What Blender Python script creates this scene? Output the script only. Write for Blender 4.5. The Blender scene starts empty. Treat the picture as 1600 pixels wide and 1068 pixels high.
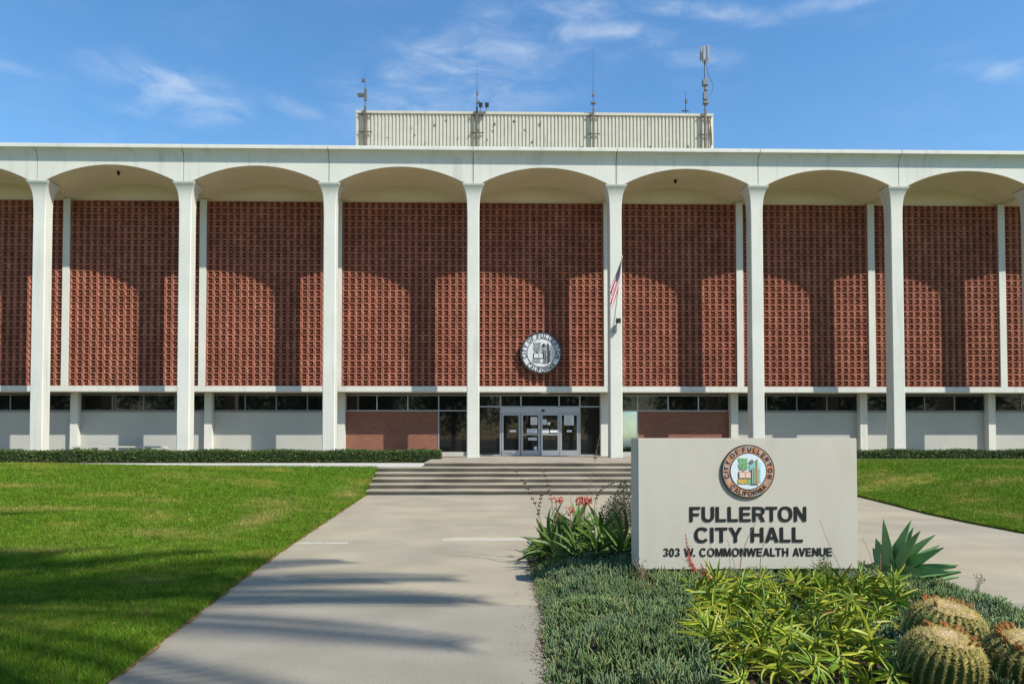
import bpy, bmesh, math, random
import numpy as np
from mathutils import Vector, Matrix

random.seed(7)
RNG = np.random.default_rng(7)
R = math.radians
SC = bpy.context.scene
COL = SC.collection

# ------------------------------------------------------------------ camera
cam_data = bpy.data.cameras.new("camera")
cam = bpy.data.objects.new("camera", cam_data)
COL.objects.link(cam)
cam.location = (0.107, 0.0, 1.7)
cam.rotation_euler = (math.pi / 2 + 0.0253, 0, -0.0198)
cam_data.sensor_width = 36.0
cam_data.lens = 24.75
cam_data.shift_x = 0.0220
cam_data.shift_y = 0.0764
cam_data.clip_start = 0.1
cam_data.clip_end = 5000
SC.camera = cam

# ------------------------------------------------------------------ sky, sun, exposure
SUN_DIR = Vector((1.297, -1.0, 1.766)).normalized()       # towards the sun
SUN_EL = math.asin(SUN_DIR.z)
SUN_AZ = math.atan2(SUN_DIR.x, SUN_DIR.y)
world = bpy.data.worlds.new("World")
SC.world = world
world.use_nodes = True
wn, wl = world.node_tree.nodes, world.node_tree.links
sky = wn.new("ShaderNodeTexSky")
sky.sky_type = 'NISHITA'
sky.sun_disc = False
sky.sun_elevation = SUN_EL
sky.sun_rotation = SUN_AZ
sky.altitude = 40
sky.air_density = 1.25
sky.dust_density = 0.35
sky.ozone_density = 3.2
bg = wn["Background"]
bg.inputs[1].default_value = 0.145
SKY_CLOUD = (4.9, 5.3, 5.7, 1)


def wnode(kind, **kw):
    n = wn.new(kind)
    for k, v in kw.items():
        setattr(n, k, v)
    return n


def wmath(op, a, b=None, c=None, clamp=False):
    n = wn.new("ShaderNodeMath")
    n.operation = op
    n.use_clamp = clamp
    for i, v in enumerate((a, b, c)):
        if v is None:
            continue
        if isinstance(v, (int, float)):
            n.inputs[i].default_value = v
        else:
            wl.new(v, n.inputs[i])
    return n.outputs[0]


def build_clouds():
    """Thin cirrus: wispy patches, each at its own place in the sky, over a faint veil."""
    tc = wn.new("ShaderNodeTexCoord")
    d = tc.outputs["Generated"]

    def fbm(scale, rot, stretch, detail, dist, rough=0.62):
        mp = wn.new("ShaderNodeMapping")
        mp.inputs["Rotation"].default_value = rot
        mp.inputs["Scale"].default_value = stretch
        wl.new(d, mp.inputs["Vector"])
        n = wn.new("ShaderNodeTexNoise")
        n.inputs["Scale"].default_value = scale
        n.inputs["Detail"].default_value = detail
        n.inputs["Roughness"].default_value = rough
        n.inputs["Distortion"].default_value = dist
        wl.new(mp.outputs[0], n.inputs["Vector"])
        return n.outputs["Fac"]
    fine = fbm(15, (0, R(24), 0), (0.8, 1, 2.4), 8, 0.45, 0.58)
    soft = fbm(5.5, (0, R(14), 0), (1, 1, 2.2), 6, 0.5)

    def ramp(v, lo, hi):
        n = wn.new("ShaderNodeMapRange")
        n.interpolation_type = 'SMOOTHSTEP'
        n.inputs[1].default_value = lo
        n.inputs[2].default_value = hi
        wl.new(v, n.inputs[0])
        return n.outputs[0]
    wisp = ramp(fine, 0.30, 0.86)
    veil = ramp(soft, 0.40, 0.72)
    total = wmath('MULTIPLY', wmath('MULTIPLY', wisp, veil), 0.10)
    # centre direction, half-size across, along, up; tilt; strength; kind
    patches = [
        ((-0.361, 0.836, 0.415), 0.10, 0.038, 0, 0.75, wisp),
        ((-0.49, 0.775, 0.402), 0.07, 0.010, 2, 0.40, wisp),
        ((-0.235, 0.877, 0.418), 0.07, 0.016, -12, 0.45, wisp),
        ((-0.03, 0.885, 0.468), 0.20, 0.070, 24, 0.68, wisp),
        ((0.02, 0.895, 0.440), 0.16, 0.045, 10, 0.55, veil),
        ((0.165, 0.850, 0.497), 0.13, 0.020, -8, 0.85, wisp),
        ((0.265, 0.822, 0.510), 0.10, 0.015, -14, 0.95, wisp),
        ((0.12, 0.850, 0.520), 0.10, 0.05, -30, 0.60, wisp),
        ((0.27, 0.843, 0.464), 0.07, 0.016, -10, 0.60, wisp),
        ((0.43, 0.757, 0.490), 0.10, 0.014, -2, 0.70, wisp),
        ((0.575, 0.720, 0.388), 0.08, 0.014, -16, 0.60, wisp),
        ((0.33, 0.88, 0.34), 0.22, 0.025, 0, 0.28, veil),
        ((0.1, -0.8, 0.58), 0.35, 0.07, 12, 0.7, wisp),
        ((0.86, 0.1, 0.48), 0.25, 0.06, -15, 0.7, wisp),
        ((-0.86, 0.15, 0.46), 0.28, 0.06, 10, 0.7, wisp),
    ]
    for (c, sx, sz, tilt, k, src) in patches:
        c = Vector(c).normalized()
        side = Vector((c.y, -c.x, 0)).normalized()
        up = side.cross(c)
        a = R(tilt)
        ax = side * math.cos(a) + up * math.sin(a)
        az = up * math.cos(a) - side * math.sin(a)
        terms = []
        for axis, s in ((ax, sx), (az, sz)):
            dn = wn.new("ShaderNodeVectorMath")
            dn.operation = 'DOT_PRODUCT'
            dn.inputs[1].default_value = axis / s
            wl.new(d, dn.inputs[0])
            terms.append(wmath('POWER', wmath('ABSOLUTE', wmath('SUBTRACT', dn.outputs["Value"], c.dot(axis) / s)), 2.0))
        dn = wn.new("ShaderNodeVectorMath")
        dn.operation = 'DOT_PRODUCT'
        dn.inputs[1].default_value = c
        wl.new(d, dn.inputs[0])
        front = wmath('GREATER_THAN', dn.outputs["Value"], 0.3)
        dist = wmath('SQRT', wmath('ADD', terms[0], terms[1]))
        dist = wmath('ADD', dist, wmath('MULTIPLY', wmath('SUBTRACT', soft, 0.5), 1.6))
        m = wn.new("ShaderNodeMapRange")
        m.interpolation_type = 'SMOOTHSTEP'
        m.inputs[1].default_value = 1.25
        m.inputs[2].default_value = 0.1
        wl.new(dist, m.inputs[0])
        mk = wmath('MULTIPLY', wmath('MULTIPLY', m.outputs[0], front), k)
        total = wmath('MAXIMUM', total, wmath('MULTIPLY', mk, src))
    fac = wmath('MULTIPLY', total, 0.72, clamp=True)
    mix = wn.new("ShaderNodeMixRGB")
    wl.new(fac, mix.inputs[0])
    hs = wn.new("ShaderNodeHueSaturation")
    hs.inputs["Saturation"].default_value = 1.24
    wl.new(sky.outputs[0], hs.inputs["Color"])
    wl.new(hs.outputs[0], mix.inputs[1])
    mix.inputs[2].default_value = SKY_CLOUD
    wl.new(mix.outputs[0], bg.inputs[0])


build_clouds()

sun_data = bpy.data.lights.new("sun", 'SUN')
sun_data.energy = 5.0
sun_data.angle = R(0.53)
sun_data.color = (1.0, 0.955, 0.88)
sun = bpy.data.objects.new("sun", sun_data)
COL.objects.link(sun)
sun.location = SUN_DIR * 60
sun.rotation_euler = SUN_DIR.to_track_quat('Z', 'Y').to_euler()

SC.view_settings.view_transform = 'Standard'
SC.view_settings.look = 'None'
SC.view_settings.gamma = 1.0
SC.view_settings.use_curve_mapping = False
SC.view_settings.exposure = 0.38
SC.cycles.use_denoising = True
SC.cycles.max_bounces = 8
SC.cycles.transparent_max_bounces = 8


# ------------------------------------------------------------------ materials
def mat(name, col, rough=0.7, spec=0.4, var=0.0, vscale=3.0, var2=0.0, v2scale=40.0, bump=0.0, bscale=60.0,
        metallic=0.0, trans=0.0, col2=None, mix_lo=0.4, mix_hi=0.65, mscale=1.0, mstretch=(1, 1, 1), attr=None, attr_col=None, dry_col=None):
    m = bpy.data.materials.new(name)
    m.use_nodes = True
    n, l = m.node_tree.nodes, m.node_tree.links
    b = n["Principled BSDF"]
    b.inputs["Roughness"].default_value = rough
    b.inputs["Specular IOR Level"].default_value = spec
    b.inputs["Metallic"].default_value = metallic
    geo = n.new("ShaderNodeNewGeometry")

    def noise(scale, detail=5, stretch=None):
        t = n.new("ShaderNodeTexNoise")
        t.inputs["Scale"].default_value = scale
        t.inputs["Detail"].default_value = detail
        src = geo.outputs["Position"]
        if stretch and tuple(stretch) != (1, 1, 1):
            mp = n.new("ShaderNodeMapping")
            mp.inputs["Scale"].default_value = stretch
            l.new(src, mp.inputs["Vector"])
            src = mp.outputs[0]
        l.new(src, t.inputs["Vector"])
        return t.outputs["Fac"]

    def mixrgb(kind, fac, a, c):
        x = n.new("ShaderNodeMixRGB")
        x.blend_type = kind
        for sock, v in ((x.inputs[0], fac), (x.inputs[1], a), (x.inputs[2], c)):
            if hasattr(v, "links") or hasattr(v, "is_linked"):
                l.new(v, sock)
            elif isinstance(v, (int, float)):
                sock.default_value = v
            else:
                sock.default_value = (*v[:3], 1)
        return x.outputs[0]

    def rng(src, lo, hi, a, c):
        x = n.new("ShaderNodeMapRange")
        x.inputs[1].default_value = lo
        x.inputs[2].default_value = hi
        x.inputs[3].default_value = a
        x.inputs[4].default_value = c
        l.new(src, x.inputs[0])
        return x.outputs[0]
    c = col
    if col2 is not None:
        c = mixrgb('MIX', rng(noise(mscale, 6, mstretch), mix_lo, mix_hi, 0, 1), c, col2)
    if attr:
        at = n.new("ShaderNodeAttribute")
        at.attribute_name = attr
        c = mixrgb('MIX', at.outputs["Fac"], c, attr_col)
    if dry_col:
        at = n.new("ShaderNodeAttribute")
        at.attribute_name = "dry"
        c = mixrgb('MIX', at.outputs["Fac"], c, dry_col)
    for v, s in ((var, vscale), (var2, v2scale)):
        if v:
            g = rng(noise(s), 0.3, 0.7, 1 - v, 1 + v)
            cmb = n.new("ShaderNodeCombineColor")
            for i in range(3):
                l.new(g, cmb.inputs[i])
            c = mixrgb('MULTIPLY', 1.0, c, cmb.outputs[0])
    if hasattr(c, "is_linked"):
        l.new(c, b.inputs["Base Color"])
    else:
        b.inputs["Base Color"].default_value = (*c[:3], 1)
    if bump:
        bp = n.new("ShaderNodeBump")
        bp.inputs["Strength"].default_value = bump
        bp.inputs["Distance"].default_value = 0.02
        l.new(noise(bscale, 4), bp.inputs["Height"])
        l.new(bp.outputs[0], b.inputs["Normal"])
    if trans:
        tr = n.new("ShaderNodeBsdfTranslucent")
        if hasattr(c, "is_linked"):
            l.new(c, tr.inputs[0])
        else:
            tr.inputs[0].default_value = (*c[:3], 1)
        mx = n.new("ShaderNodeMixShader")
        mx.inputs[0].default_value = trans
        l.new(b.outputs[0], mx.inputs[1])
        l.new(tr.outputs[0], mx.inputs[2])
        l.new(mx.outputs[0], n["Material Output"].inputs[0])
    return m


M = {}
M['white'] = mat("white_painted_concrete", (0.59, 0.585, 0.505), 0.75, 0.25, var=0.05, vscale=0.7, var2=0.03, v2scale=14, bump=0.05, bscale=30,
                 col2=(0.435, 0.43, 0.37), mix_lo=0.54, mix_hi=0.88, mscale=1.5, mstretch=(2.4, 2.4, 0.22))
M['soffit'] = mat("soffit_plaster", (0.66, 0.565, 0.40), 0.85, 0.15, var=0.05, vscale=0.8)
M['stucco'] = mat("pale_stucco", (0.42, 0.418, 0.36), 0.85, 0.2, var=0.04, vscale=1.2, var2=0.04, v2scale=30, bump=0.1)
M['terracotta'] = mat("terracotta_block", (0.335, 0.127, 0.080), 0.85, 0.2, var=0.2, vscale=1.4, var2=0.16, v2scale=8,
                      col2=(0.255, 0.090, 0.055), mscale=5, bump=0.1)
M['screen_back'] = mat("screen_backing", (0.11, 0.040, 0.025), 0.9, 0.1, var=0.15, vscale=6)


def brick_material():
    m = bpy.data.materials.new("red_brick")
    m.use_nodes = True
    n, l = m.node_tree.nodes, m.node_tree.links
    b = n["Principled BSDF"]
    b.inputs["Roughness"].default_value = 0.9
    geo = n.new("ShaderNodeNewGeometry")
    sx = n.new("ShaderNodeSeparateXYZ")
    l.new(geo.outputs["Position"], sx.inputs[0])
    cx = n.new("ShaderNodeCombineXYZ")
    l.new(sx.outputs[0], cx.inputs[0])
    l.new(sx.outputs[2], cx.inputs[1])
    t = n.new("ShaderNodeTexBrick")
    t.inputs["Scale"].default_value = 1
    t.inputs["Brick Width"].default_value = 0.215
    t.inputs["Row Height"].default_value = 0.075
    t.inputs["Mortar Size"].default_value = 0.006
    t.inputs["Color1"].default_value = (0.24, 0.10, 0.06, 1)
    t.inputs["Color2"].default_value = (0.185, 0.075, 0.047, 1)
    t.inputs["Mortar"].default_value = (0.205, 0.098, 0.063, 1)
    l.new(cx.outputs[0], t.inputs["Vector"])
    l.new(t.outputs["Color"], b.inputs["Base Color"])
    return m


M['brick'] = brick_material()


def plain(name, col, rough=0.5, spec=0.5, metallic=0.0):
    return mat(name, col, rough, spec, metallic=metallic, var=0.04, vscale=5)


M['glass'] = plain("dark_window_glass", (0.008, 0.009, 0.009), 0.03, 0.5)
M['mirror_glass'] = plain("sky_tinted_mirror_glass", (0.36, 0.50, 0.62), 0.06, 0.5, 1.0)  # blue put into the base so the reflected horizon reads as sky
M['alu'] = mat("anodised_aluminium", (0.42, 0.43, 0.44), 0.38, 0.5, metallic=0.55, var=0.06, vscale=4)
M['dalu'] = mat("dull_window_frame", (0.20, 0.20, 0.19), 0.5, 0.4, metallic=0.3)
M['black'] = plain("black_paint", (0.012, 0.012, 0.012), 0.45, 0.4)
M['paper'] = plain("white_paper", (0.78, 0.78, 0.76), 0.8, 0.2)
M['papertext'] = plain("grey_print", (0.25, 0.26, 0.27), 0.8, 0.2)
M['path'] = mat("worn_concrete_paving", (0.32, 0.275, 0.19), 0.9, 0.2, var=0.13, vscale=0.8, var2=0.10, v2scale=38,
                col2=(0.29, 0.255, 0.19), mscale=0.35, bump=0.25, bscale=140)
M['pathgrey'] = mat("grey_concrete_paving", (0.265, 0.242, 0.19), 0.9, 0.2, var=0.12, vscale=1.1, var2=0.12, v2scale=50,
                    col2=(0.235, 0.21, 0.16), mscale=0.5, bump=0.3, bscale=150)
M['patch'] = mat("pale_mortar_patch", (0.39, 0.355, 0.28), 0.9, 0.2, var=0.08, vscale=4, var2=0.05)
M['step'] = mat("step_concrete", (0.32, 0.28, 0.21), 0.9, 0.2, var=0.12, vscale=1.2, var2=0.08, v2scale=25, bump=0.2,
                col2=(0.22, 0.19, 0.145), mscale=1.6, mstretch=(0.5, 1, 3))
M['kerb'] = mat("pale_kerb_concrete", (0.43, 0.42, 0.37), 0.85, 0.2, var=0.08, vscale=1.5, var2=0.06)
M['soil'] = mat("dark_planting_soil", (0.075, 0.052, 0.036), 0.95, 0.1, var=0.3, vscale=9, var2=0.3, v2scale=50, bump=0.6, bscale=40)
M['turf'] = mat("lawn_turf", (0.060, 0.125, 0.008), 0.95, 0.1, col2=(0.21, 0.19, 0.035), mix_lo=0.53, mix_hi=0.72, mscale=0.75,
                mstretch=(0.8, 1.3, 1), var=0.28, vscale=4.5, var2=0.3, v2scale=30, bump=0.5, bscale=60, dry_col=(0.26, 0.21, 0.06))
M['blade'] = mat("grass_blades", (0.085, 0.185, 0.006), 0.65, 0.2, col2=(0.34, 0.29, 0.06), mix_lo=0.53, mix_hi=0.72, mscale=0.75,
                 mstretch=(0.8, 1.3, 1), var=0.32, vscale=5.5, trans=0.35, attr="tone", attr_col=(0.20, 0.285, 0.025), dry_col=(0.40, 0.33, 0.10))
M['thatch'] = mat("dry_thatch", (0.17, 0.115, 0.05), 0.95, 0.1, var=0.4, vscale=12, var2=0.3, v2scale=60)
M['crack'] = mat("dirty_crack", (0.15, 0.125, 0.09), 0.95, 0.1, var=0.3, vscale=10)
M['far'] = mat("far_ground", (0.16, 0.15, 0.11), 0.95, 0.1, var=0.2, vscale=0.05)
M['pent'] = mat("ribbed_metal_siding", (0.455, 0.445, 0.36), 0.6, 0.35, var=0.05, vscale=2, var2=0.05, v2scale=20,
                col2=(0.36, 0.345, 0.27), mix_lo=0.55, mix_hi=0.75, mscale=1.3, mstretch=(3, 3, 0.5))
M['mast'] = plain("dull_brown_steel", (0.115, 0.10, 0.075), 0.6, 0.4, 0.3)
M['ant'] = plain("grey_antenna_metal", (0.13, 0.14, 0.15), 0.5, 0.4, 0.4)
M['antw'] = plain("pale_antenna_housing", (0.24, 0.24, 0.24), 0.5, 0.4)
M['hedge'] = mat("hedge_leaves", (0.042, 0.075, 0.018), 0.6, 0.3, var=0.3, vscale=4, trans=0.2, attr="tone", attr_col=(0.10, 0.15, 0.03))
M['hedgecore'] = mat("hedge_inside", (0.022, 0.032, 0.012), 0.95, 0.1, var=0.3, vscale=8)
M['sign'] = mat("cream_sign_panel", (0.50, 0.475, 0.395), 0.7, 0.3, var=0.03, vscale=1.4, var2=0.02, v2scale=30, bump=0.05, bscale=90,
                col2=(0.445, 0.42, 0.34), mix_lo=0.5, mix_hi=0.85, mscale=2.2, mstretch=(2.2, 2.2, 0.5))
M['plinth'] = mat("dark_plinth", (0.10, 0.09, 0.08), 0.9, 0.2, var=0.2)
M['letter'] = plain("black_letter", (0.018, 0.018, 0.017), 0.5, 0.3)
M['sealwhite'] = plain("seal_white", (0.56, 0.57, 0.56), 0.55, 0.4)
M['sealgrey'] = mat("seal_grey", (0.25, 0.26, 0.26), 0.55, 0.3, var=0.4, vscale=12)
M['sealblack'] = mat("seal_black", (0.03, 0.03, 0.03), 0.5, 0.4, var=0.3, vscale=9)
M['sealring'] = mat("mottled_copper_ring", (0.46, 0.19, 0.085), 0.55, 0.4, var=0.25, vscale=28, col2=(0.38, 0.33, 0.28), mscale=16)
M['sealsky'] = plain("seal_pale_blue", (0.62, 0.70, 0.72), 0.5, 0.4)
M['sgreen'] = mat("seal_green", (0.19, 0.42, 0.17), 0.5, 0.4, var=0.3, vscale=40)
M['steal'] = plain("seal_teal", (0.22, 0.52, 0.40), 0.5, 0.4)
M['sblue'] = plain("seal_blue", (0.33, 0.62, 0.74), 0.5, 0.4)
M['sbrown'] = plain("seal_brown", (0.47, 0.20, 0.13), 0.5, 0.4)
M['sgold'] = mat("seal_gold", (0.55, 0.37, 0.08), 0.5, 0.4, var=0.25, vscale=50)
M['spink'] = plain("seal_blush", (0.72, 0.55, 0.45), 0.5, 0.4)

# plants
M['chalk'] = mat("chalk_stick_leaves", (0.115, 0.20, 0.060), 0.6, 0.3, var=0.3, vscale=2.2, trans=0.15,
                 col2=(0.115, 0.195, 0.105), mscale=1.6, attr="tone", attr_col=(0.34, 0.33, 0.13))
M['aloe'] = mat("yellow_green_aloe", (0.29, 0.325, 0.026), 0.5, 0.3, var=0.38, vscale=6, trans=0.18,
                col2=(0.42, 0.25, 0.05), mix_lo=0.56, mix_hi=0.8, mscale=7)
M['aloe2'] = mat("green_aloe", (0.16, 0.255, 0.022), 0.5, 0.3, var=0.25, vscale=5, trans=0.18)
M['strap'] = mat("dark_green_strap_leaf", (0.075, 0.145, 0.026), 0.5, 0.3, var=0.3, vscale=4, trans=0.15,
                 col2=(0.19, 0.25, 0.05), mix_lo=0.48, mix_hi=0.75, mscale=5)
M['agave'] = mat("blue_green_agave", (0.165, 0.31, 0.105), 0.5, 0.3, var=0.15, vscale=4, trans=0.08)
M['thorn'] = plain("dark_leaf_spine", (0.06, 0.035, 0.02), 0.6, 0.3)
M['cactus'] = mat("cactus_skin", (0.060, 0.110, 0.026), 0.6, 0.3, var=0.25, vscale=12)
M['spine'] = mat("golden_spines", (0.58, 0.46, 0.13), 0.5, 0.4, trans=0.15, attr="tone", attr_col=(0.40, 0.36, 0.13))
M['wool'] = mat("cream_wool", (0.42, 0.31, 0.17), 0.95, 0.05, var=0.25, vscale=45, bump=0.8, bscale=120)
M['dryflower'] = mat("dried_orange_flower", (0.28, 0.13, 0.04), 0.85, 0.2, var=0.35, vscale=40)
M['drystalk'] = mat("dry_stalk", (0.25, 0.18, 0.115), 0.85, 0.2, var=0.25, vscale=14)
M['pod'] = mat("dark_seed_pod", (0.05, 0.032, 0.024), 0.8, 0.2, var=0.3, vscale=30)
M['redflower'] = mat("coral_red_flower", (0.50, 0.085, 0.05), 0.6, 0.3, var=0.25, vscale=30, trans=0.2)
M['pinkstalk'] = mat("reddish_stalk", (0.28, 0.13, 0.09), 0.7, 0.3, var=0.2, vscale=20)
M['purple'] = mat("grey_purple_foliage", (0.085, 0.088, 0.052), 0.7, 0.2, var=0.35, vscale=8, trans=0.15)
M['weed'] = mat("olive_weed", (0.12, 0.14, 0.055), 0.7, 0.2, var=0.25, vscale=12, trans=0.2)
M['litter'] = mat("dry_leaf_litter", (0.20, 0.15, 0.10), 0.9, 0.1, var=0.4, vscale=30, attr="tone", attr_col=(0.36, 0.30, 0.22))
M['bark'] = mat("palm_bark", (0.20, 0.165, 0.125), 0.9, 0.1, var=0.3, vscale=6, bump=0.4, bscale=20)
M['frond'] = mat("palm_frond", (0.06, 0.11, 0.025), 0.6, 0.3, var=0.2, vscale=3, trans=0.2)


# ------------------------------------------------------------------ builders
def wloc(o):
    v = Vector((0, 0, 0))
    while o is not None:
        v += Vector(o.location)
        o = o.parent
    return v


def tag(o, label=None, cat=None, group=None, kind=None):
    for k, v in (("label", label), ("category", cat), ("group", group), ("kind", kind)):
        if v:
            o[k] = v
    return o


def empty(name, loc, label=None, cat=None, group=None):
    o = bpy.data.objects.new(name, None)
    o.empty_display_size = 0.2
    o.location = loc
    COL.objects.link(o)
    return tag(o, label, cat, group)


def link(name, me, parent=None, m=None):
    if m is not None and not me.materials:
        me.materials.append(m)
    o = bpy.data.objects.new(name, me)
    o.parent = parent
    COL.objects.link(o)
    return o


class MB:
    def __init__(self):
        self.v, self.f, self.t = [], [], None

    def add(self, vs, fs):
        k = len(self.v)
        self.v += [tuple(p) for p in vs]
        self.f += [tuple(i + k for i in f) for f in fs]
        return self

    def box(self, x0, x1, y0, y1, z0, z1):
        return self.add([(x0, y0, z0), (x1, y0, z0), (x1, y1, z0), (x0, y1, z0), (x0, y0, z1), (x1, y0, z1), (x1, y1, z1), (x0, y1, z1)],
                        [(0, 3, 2, 1), (4, 5, 6, 7), (0, 1, 5, 4), (1, 2, 6, 5), (2, 3, 7, 6), (3, 0, 4, 7)])

    def prism(self, poly, z0, z1):
        n = len(poly)
        vs = [(x, y, z0) for x, y in poly] + [(x, y, z1) for x, y in poly]
        fs = [tuple(reversed(range(n))), tuple(range(n, 2 * n))] + [(i, (i + 1) % n, n + (i + 1) % n, n + i) for i in range(n)]
        return self.add(vs, fs)

    def slabxz(self, poly, y0, y1):
        """polygon in x,z (counter-clockwise seen from -y), between depths y0 (front) and y1."""
        n = len(poly)
        vs = [(x, y0, z) for x, z in poly] + [(x, y1, z) for x, z in poly]
        fs = [tuple(range(n)), tuple(reversed(range(n, 2 * n)))] + [(i, n + i, n + (i + 1) % n, (i + 1) % n) for i in range(n)]
        return self.add(vs, fs)

    def loft(self, rings, cap=True):
        n = len(rings[0])
        vs = [p for r in rings for p in r]
        fs = []
        for k in range(len(rings) - 1):
            for i in range(n):
                j = (i + 1) % n
                fs.append((k * n + i, k * n + j, (k + 1) * n + j, (k + 1) * n + i))
        if cap:
            fs.append(tuple(reversed(range(n))))
            fs.append(tuple(range((len(rings) - 1) * n, len(rings) * n)))
        return self.add(vs, fs)

    def tube(self, pts, rad, n=6):
        pts = [Vector(p) for p in pts]
        if not isinstance(rad, (list, tuple)):
            rad = [rad] * len(pts)
        rings = []
        for i, p in enumerate(pts):
            t = (pts[min(i + 1, len(pts) - 1)] - pts[max(i - 1, 0)]).normalized()
            a = t.cross(Vector((0.13, 0.97, 0.2)))
            if a.length < 1e-3:
                a = t.cross(Vector((1, 0, 0)))
            a.normalize()
            b = t.cross(a)
            rings.append([p + (a * math.cos(2 * math.pi * k / n) + b * math.sin(2 * math.pi * k / n)) * rad[i] for k in range(n)])
        return self.loft(rings)

    def cylx(self, c, r0, r1, y0, y1, n=48):
        """disc facing -y"""
        cx, cz = c
        poly = [(cx + r0 * math.cos(2 * math.pi * k / n), cz + r0 * math.sin(2 * math.pi * k / n)) for k in range(n)]
        if not r1:
            return self.slabxz(poly, y0, y1)
        vs, fs = [], []
        for r in (r0, r1):
            for y in (y0, y1):
                vs += [(cx + r * math.cos(2 * math.pi * k / n), y, cz + r * math.sin(2 * math.pi * k / n)) for k in range(n)]
        for k in range(n):
            j = (k + 1) % n
            fs += [(k, j, 2 * n + j, 2 * n + k), (k, n + k, n + j, j), (2 * n + k, 2 * n + j, 3 * n + j, 3 * n + k)]
        return self.add(vs, fs)

    def mesh(self, name, m, off=Vector((0, 0, 0)), smooth=None):
        me = bpy.data.meshes.new(name)
        me.from_pydata([(p[0] - off.x, p[1] - off.y, p[2] - off.z) for p in self.v], [], self.f)
        me.validate()
        if m is not None:
            me.materials.append(m)
        if smooth is not None:
            if smooth >= 180:
                me.shade_smooth()
            else:
                me.shade_smooth()
                me.set_sharp_from_angle(angle=R(smooth))
        return me

    def build(self, name, m, parent=None, smooth=None, recalc=False):
        off = wloc(parent) if parent else Vector((0, 0, 0))
        me = self.mesh(name, m, off, smooth)
        if recalc:
            bm = bmesh.new()
            bm.from_mesh(me)
            bmesh.ops.recalc_face_normals(bm, faces=bm.faces)
            bm.to_mesh(me)
            bm.free()
        return link(name, me, parent)


def soup(name, V, F, m, parent=None, tone=None, smooth=False, dry=None):
    """fast mesh from numpy arrays: V (n,3), F (k,3) or (k,4)"""
    V = np.asarray(V, np.float32)
    F = np.asarray(F, np.int32)
    k = F.shape[1]
    me = bpy.data.meshes.new(name)
    me.vertices.add(len(V))
    me.vertices.foreach_set("co", V.ravel())
    me.loops.add(F.size)
    me.loops.foreach_set("vertex_index", F.ravel())
    me.polygons.add(len(F))
    me.polygons.foreach_set("loop_start", np.arange(0, F.size, k, dtype=np.int32))
    me.polygons.foreach_set("loop_total", np.full(len(F), k, np.int32))
    if tone is not None:
        a = me.attributes.new("tone", 'FLOAT', 'POINT')
        a.data.foreach_set("value", np.asarray(tone, np.float32))
    if dry is not None:
        a = me.attributes.new("dry", 'FLOAT', 'POINT')
        a.data.foreach_set("value", np.asarray(dry, np.float32))
    me.update(calc_edges=True)
    if smooth:
        me.shade_smooth()
    me.materials.append(m)
    return link(name, me, parent)


def smooth01(t):
    t = np.clip(t, 0, 1)
    return t * t * (3 - 2 * t)


# ------------------------------------------------------------------ ground, lawns, paving
BAY = 6.1
YF = 29.65          # front plane of the arcade
YW = 31.87          # face of the block screens
YG = 32.90          # ground-floor wall
ZF = 0.87           # terrace level

tag(MB().add([(-900, -900, -0.14), (900, -900, -0.14), (900, 1500, -0.14), (-900, 1500, -0.14)], [(0, 1, 2, 3)]).build("ground", M['far']), kind="structure")


def edge_left(y):
    return np.interp(y, [-6, 4.97, 8.69, 11.38, 21.1, 23.9], [-2.15, -2.45, -2.72, -2.84, -3.17, -3.19])


def edge_right(y):
    return np.interp(y, [6, 10, 12.42, 13.83, 15.58, 17.51, 20.41, 21.0, 26.6], [10.4, 10.0, 9.89, 9.98, 10.22, 10.66, 11.28, 10.2, 9.62])


def z_left(x, y):
    d = edge_left(y) - x
    far = 0.71 + 0.12 * smooth01((-x - 8) / 8)
    zg = far * smooth01((y - 8) / 16.0)
    zs = 0.70 * np.clip((y - 20.9) / 2.9, 0, 1)
    w = smooth01(d / 5.0)
    return 0.03 + 0.03 * smooth01(d / 0.15) + np.maximum(zg * w + zs * (1 - w), 0) * 0.97


def z_right(x, y):
    d = x - edge_right(y)
    zg = 0.83 * smooth01((y - 10) / 15.5)
    zs = 0.80 * np.clip((y - 20.9) / 4.5, 0, 1)
    w = smooth01(d / 4.0)
    return 0.03 + 0.03 * smooth01(d / 0.15) + (zg * w + zs * (1 - w)) * 0.97


DRY = [(-8.6, 14.2, 1.9, 0.22, 0.9), (-4.15, 14.3, 0.32, 2.0, 0.9), (-5.3, 12.0, 0.8, 0.35, 0.55), (-6.7, 15.6, 0.45, 0.3, 0.7), (-3.6, 20.2, 0.35, 1.2, 0.8),
       (-3.7, 8.2, 0.35, 0.25, 0.6), (-11.5, 17.5, 1.6, 0.3, 0.6), (-6.2, 10.2, 1.2, 0.3, 0.5), (-7.5, 19.5, 1.3, 0.4, 0.4), (-4.6, 16.6, 0.5, 0.9, 0.6),
       (14.5, 19.0, 1.2, 0.5, 0.8), (11.2, 14.4, 0.3, 0.9, 0.7), (17.5, 22.0, 1.6, 0.4, 0.6), (12.4, 21.0, 0.8, 0.5, 0.5)]


def dryness(x, y):
    d = np.zeros(np.shape(x))
    wob = 0.35 * np.sin(x * 3.1 + y * 1.7) + 0.35 * np.sin(x * 7.3 - y * 4.9)
    for cx, cy, rx, ry, k in DRY:
        q = ((x - cx) / rx) ** 2 + ((y - cy) / ry) ** 2
        d = np.maximum(d, k * np.exp(-q * (1 + 0.6 * wob)))
    return d


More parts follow.
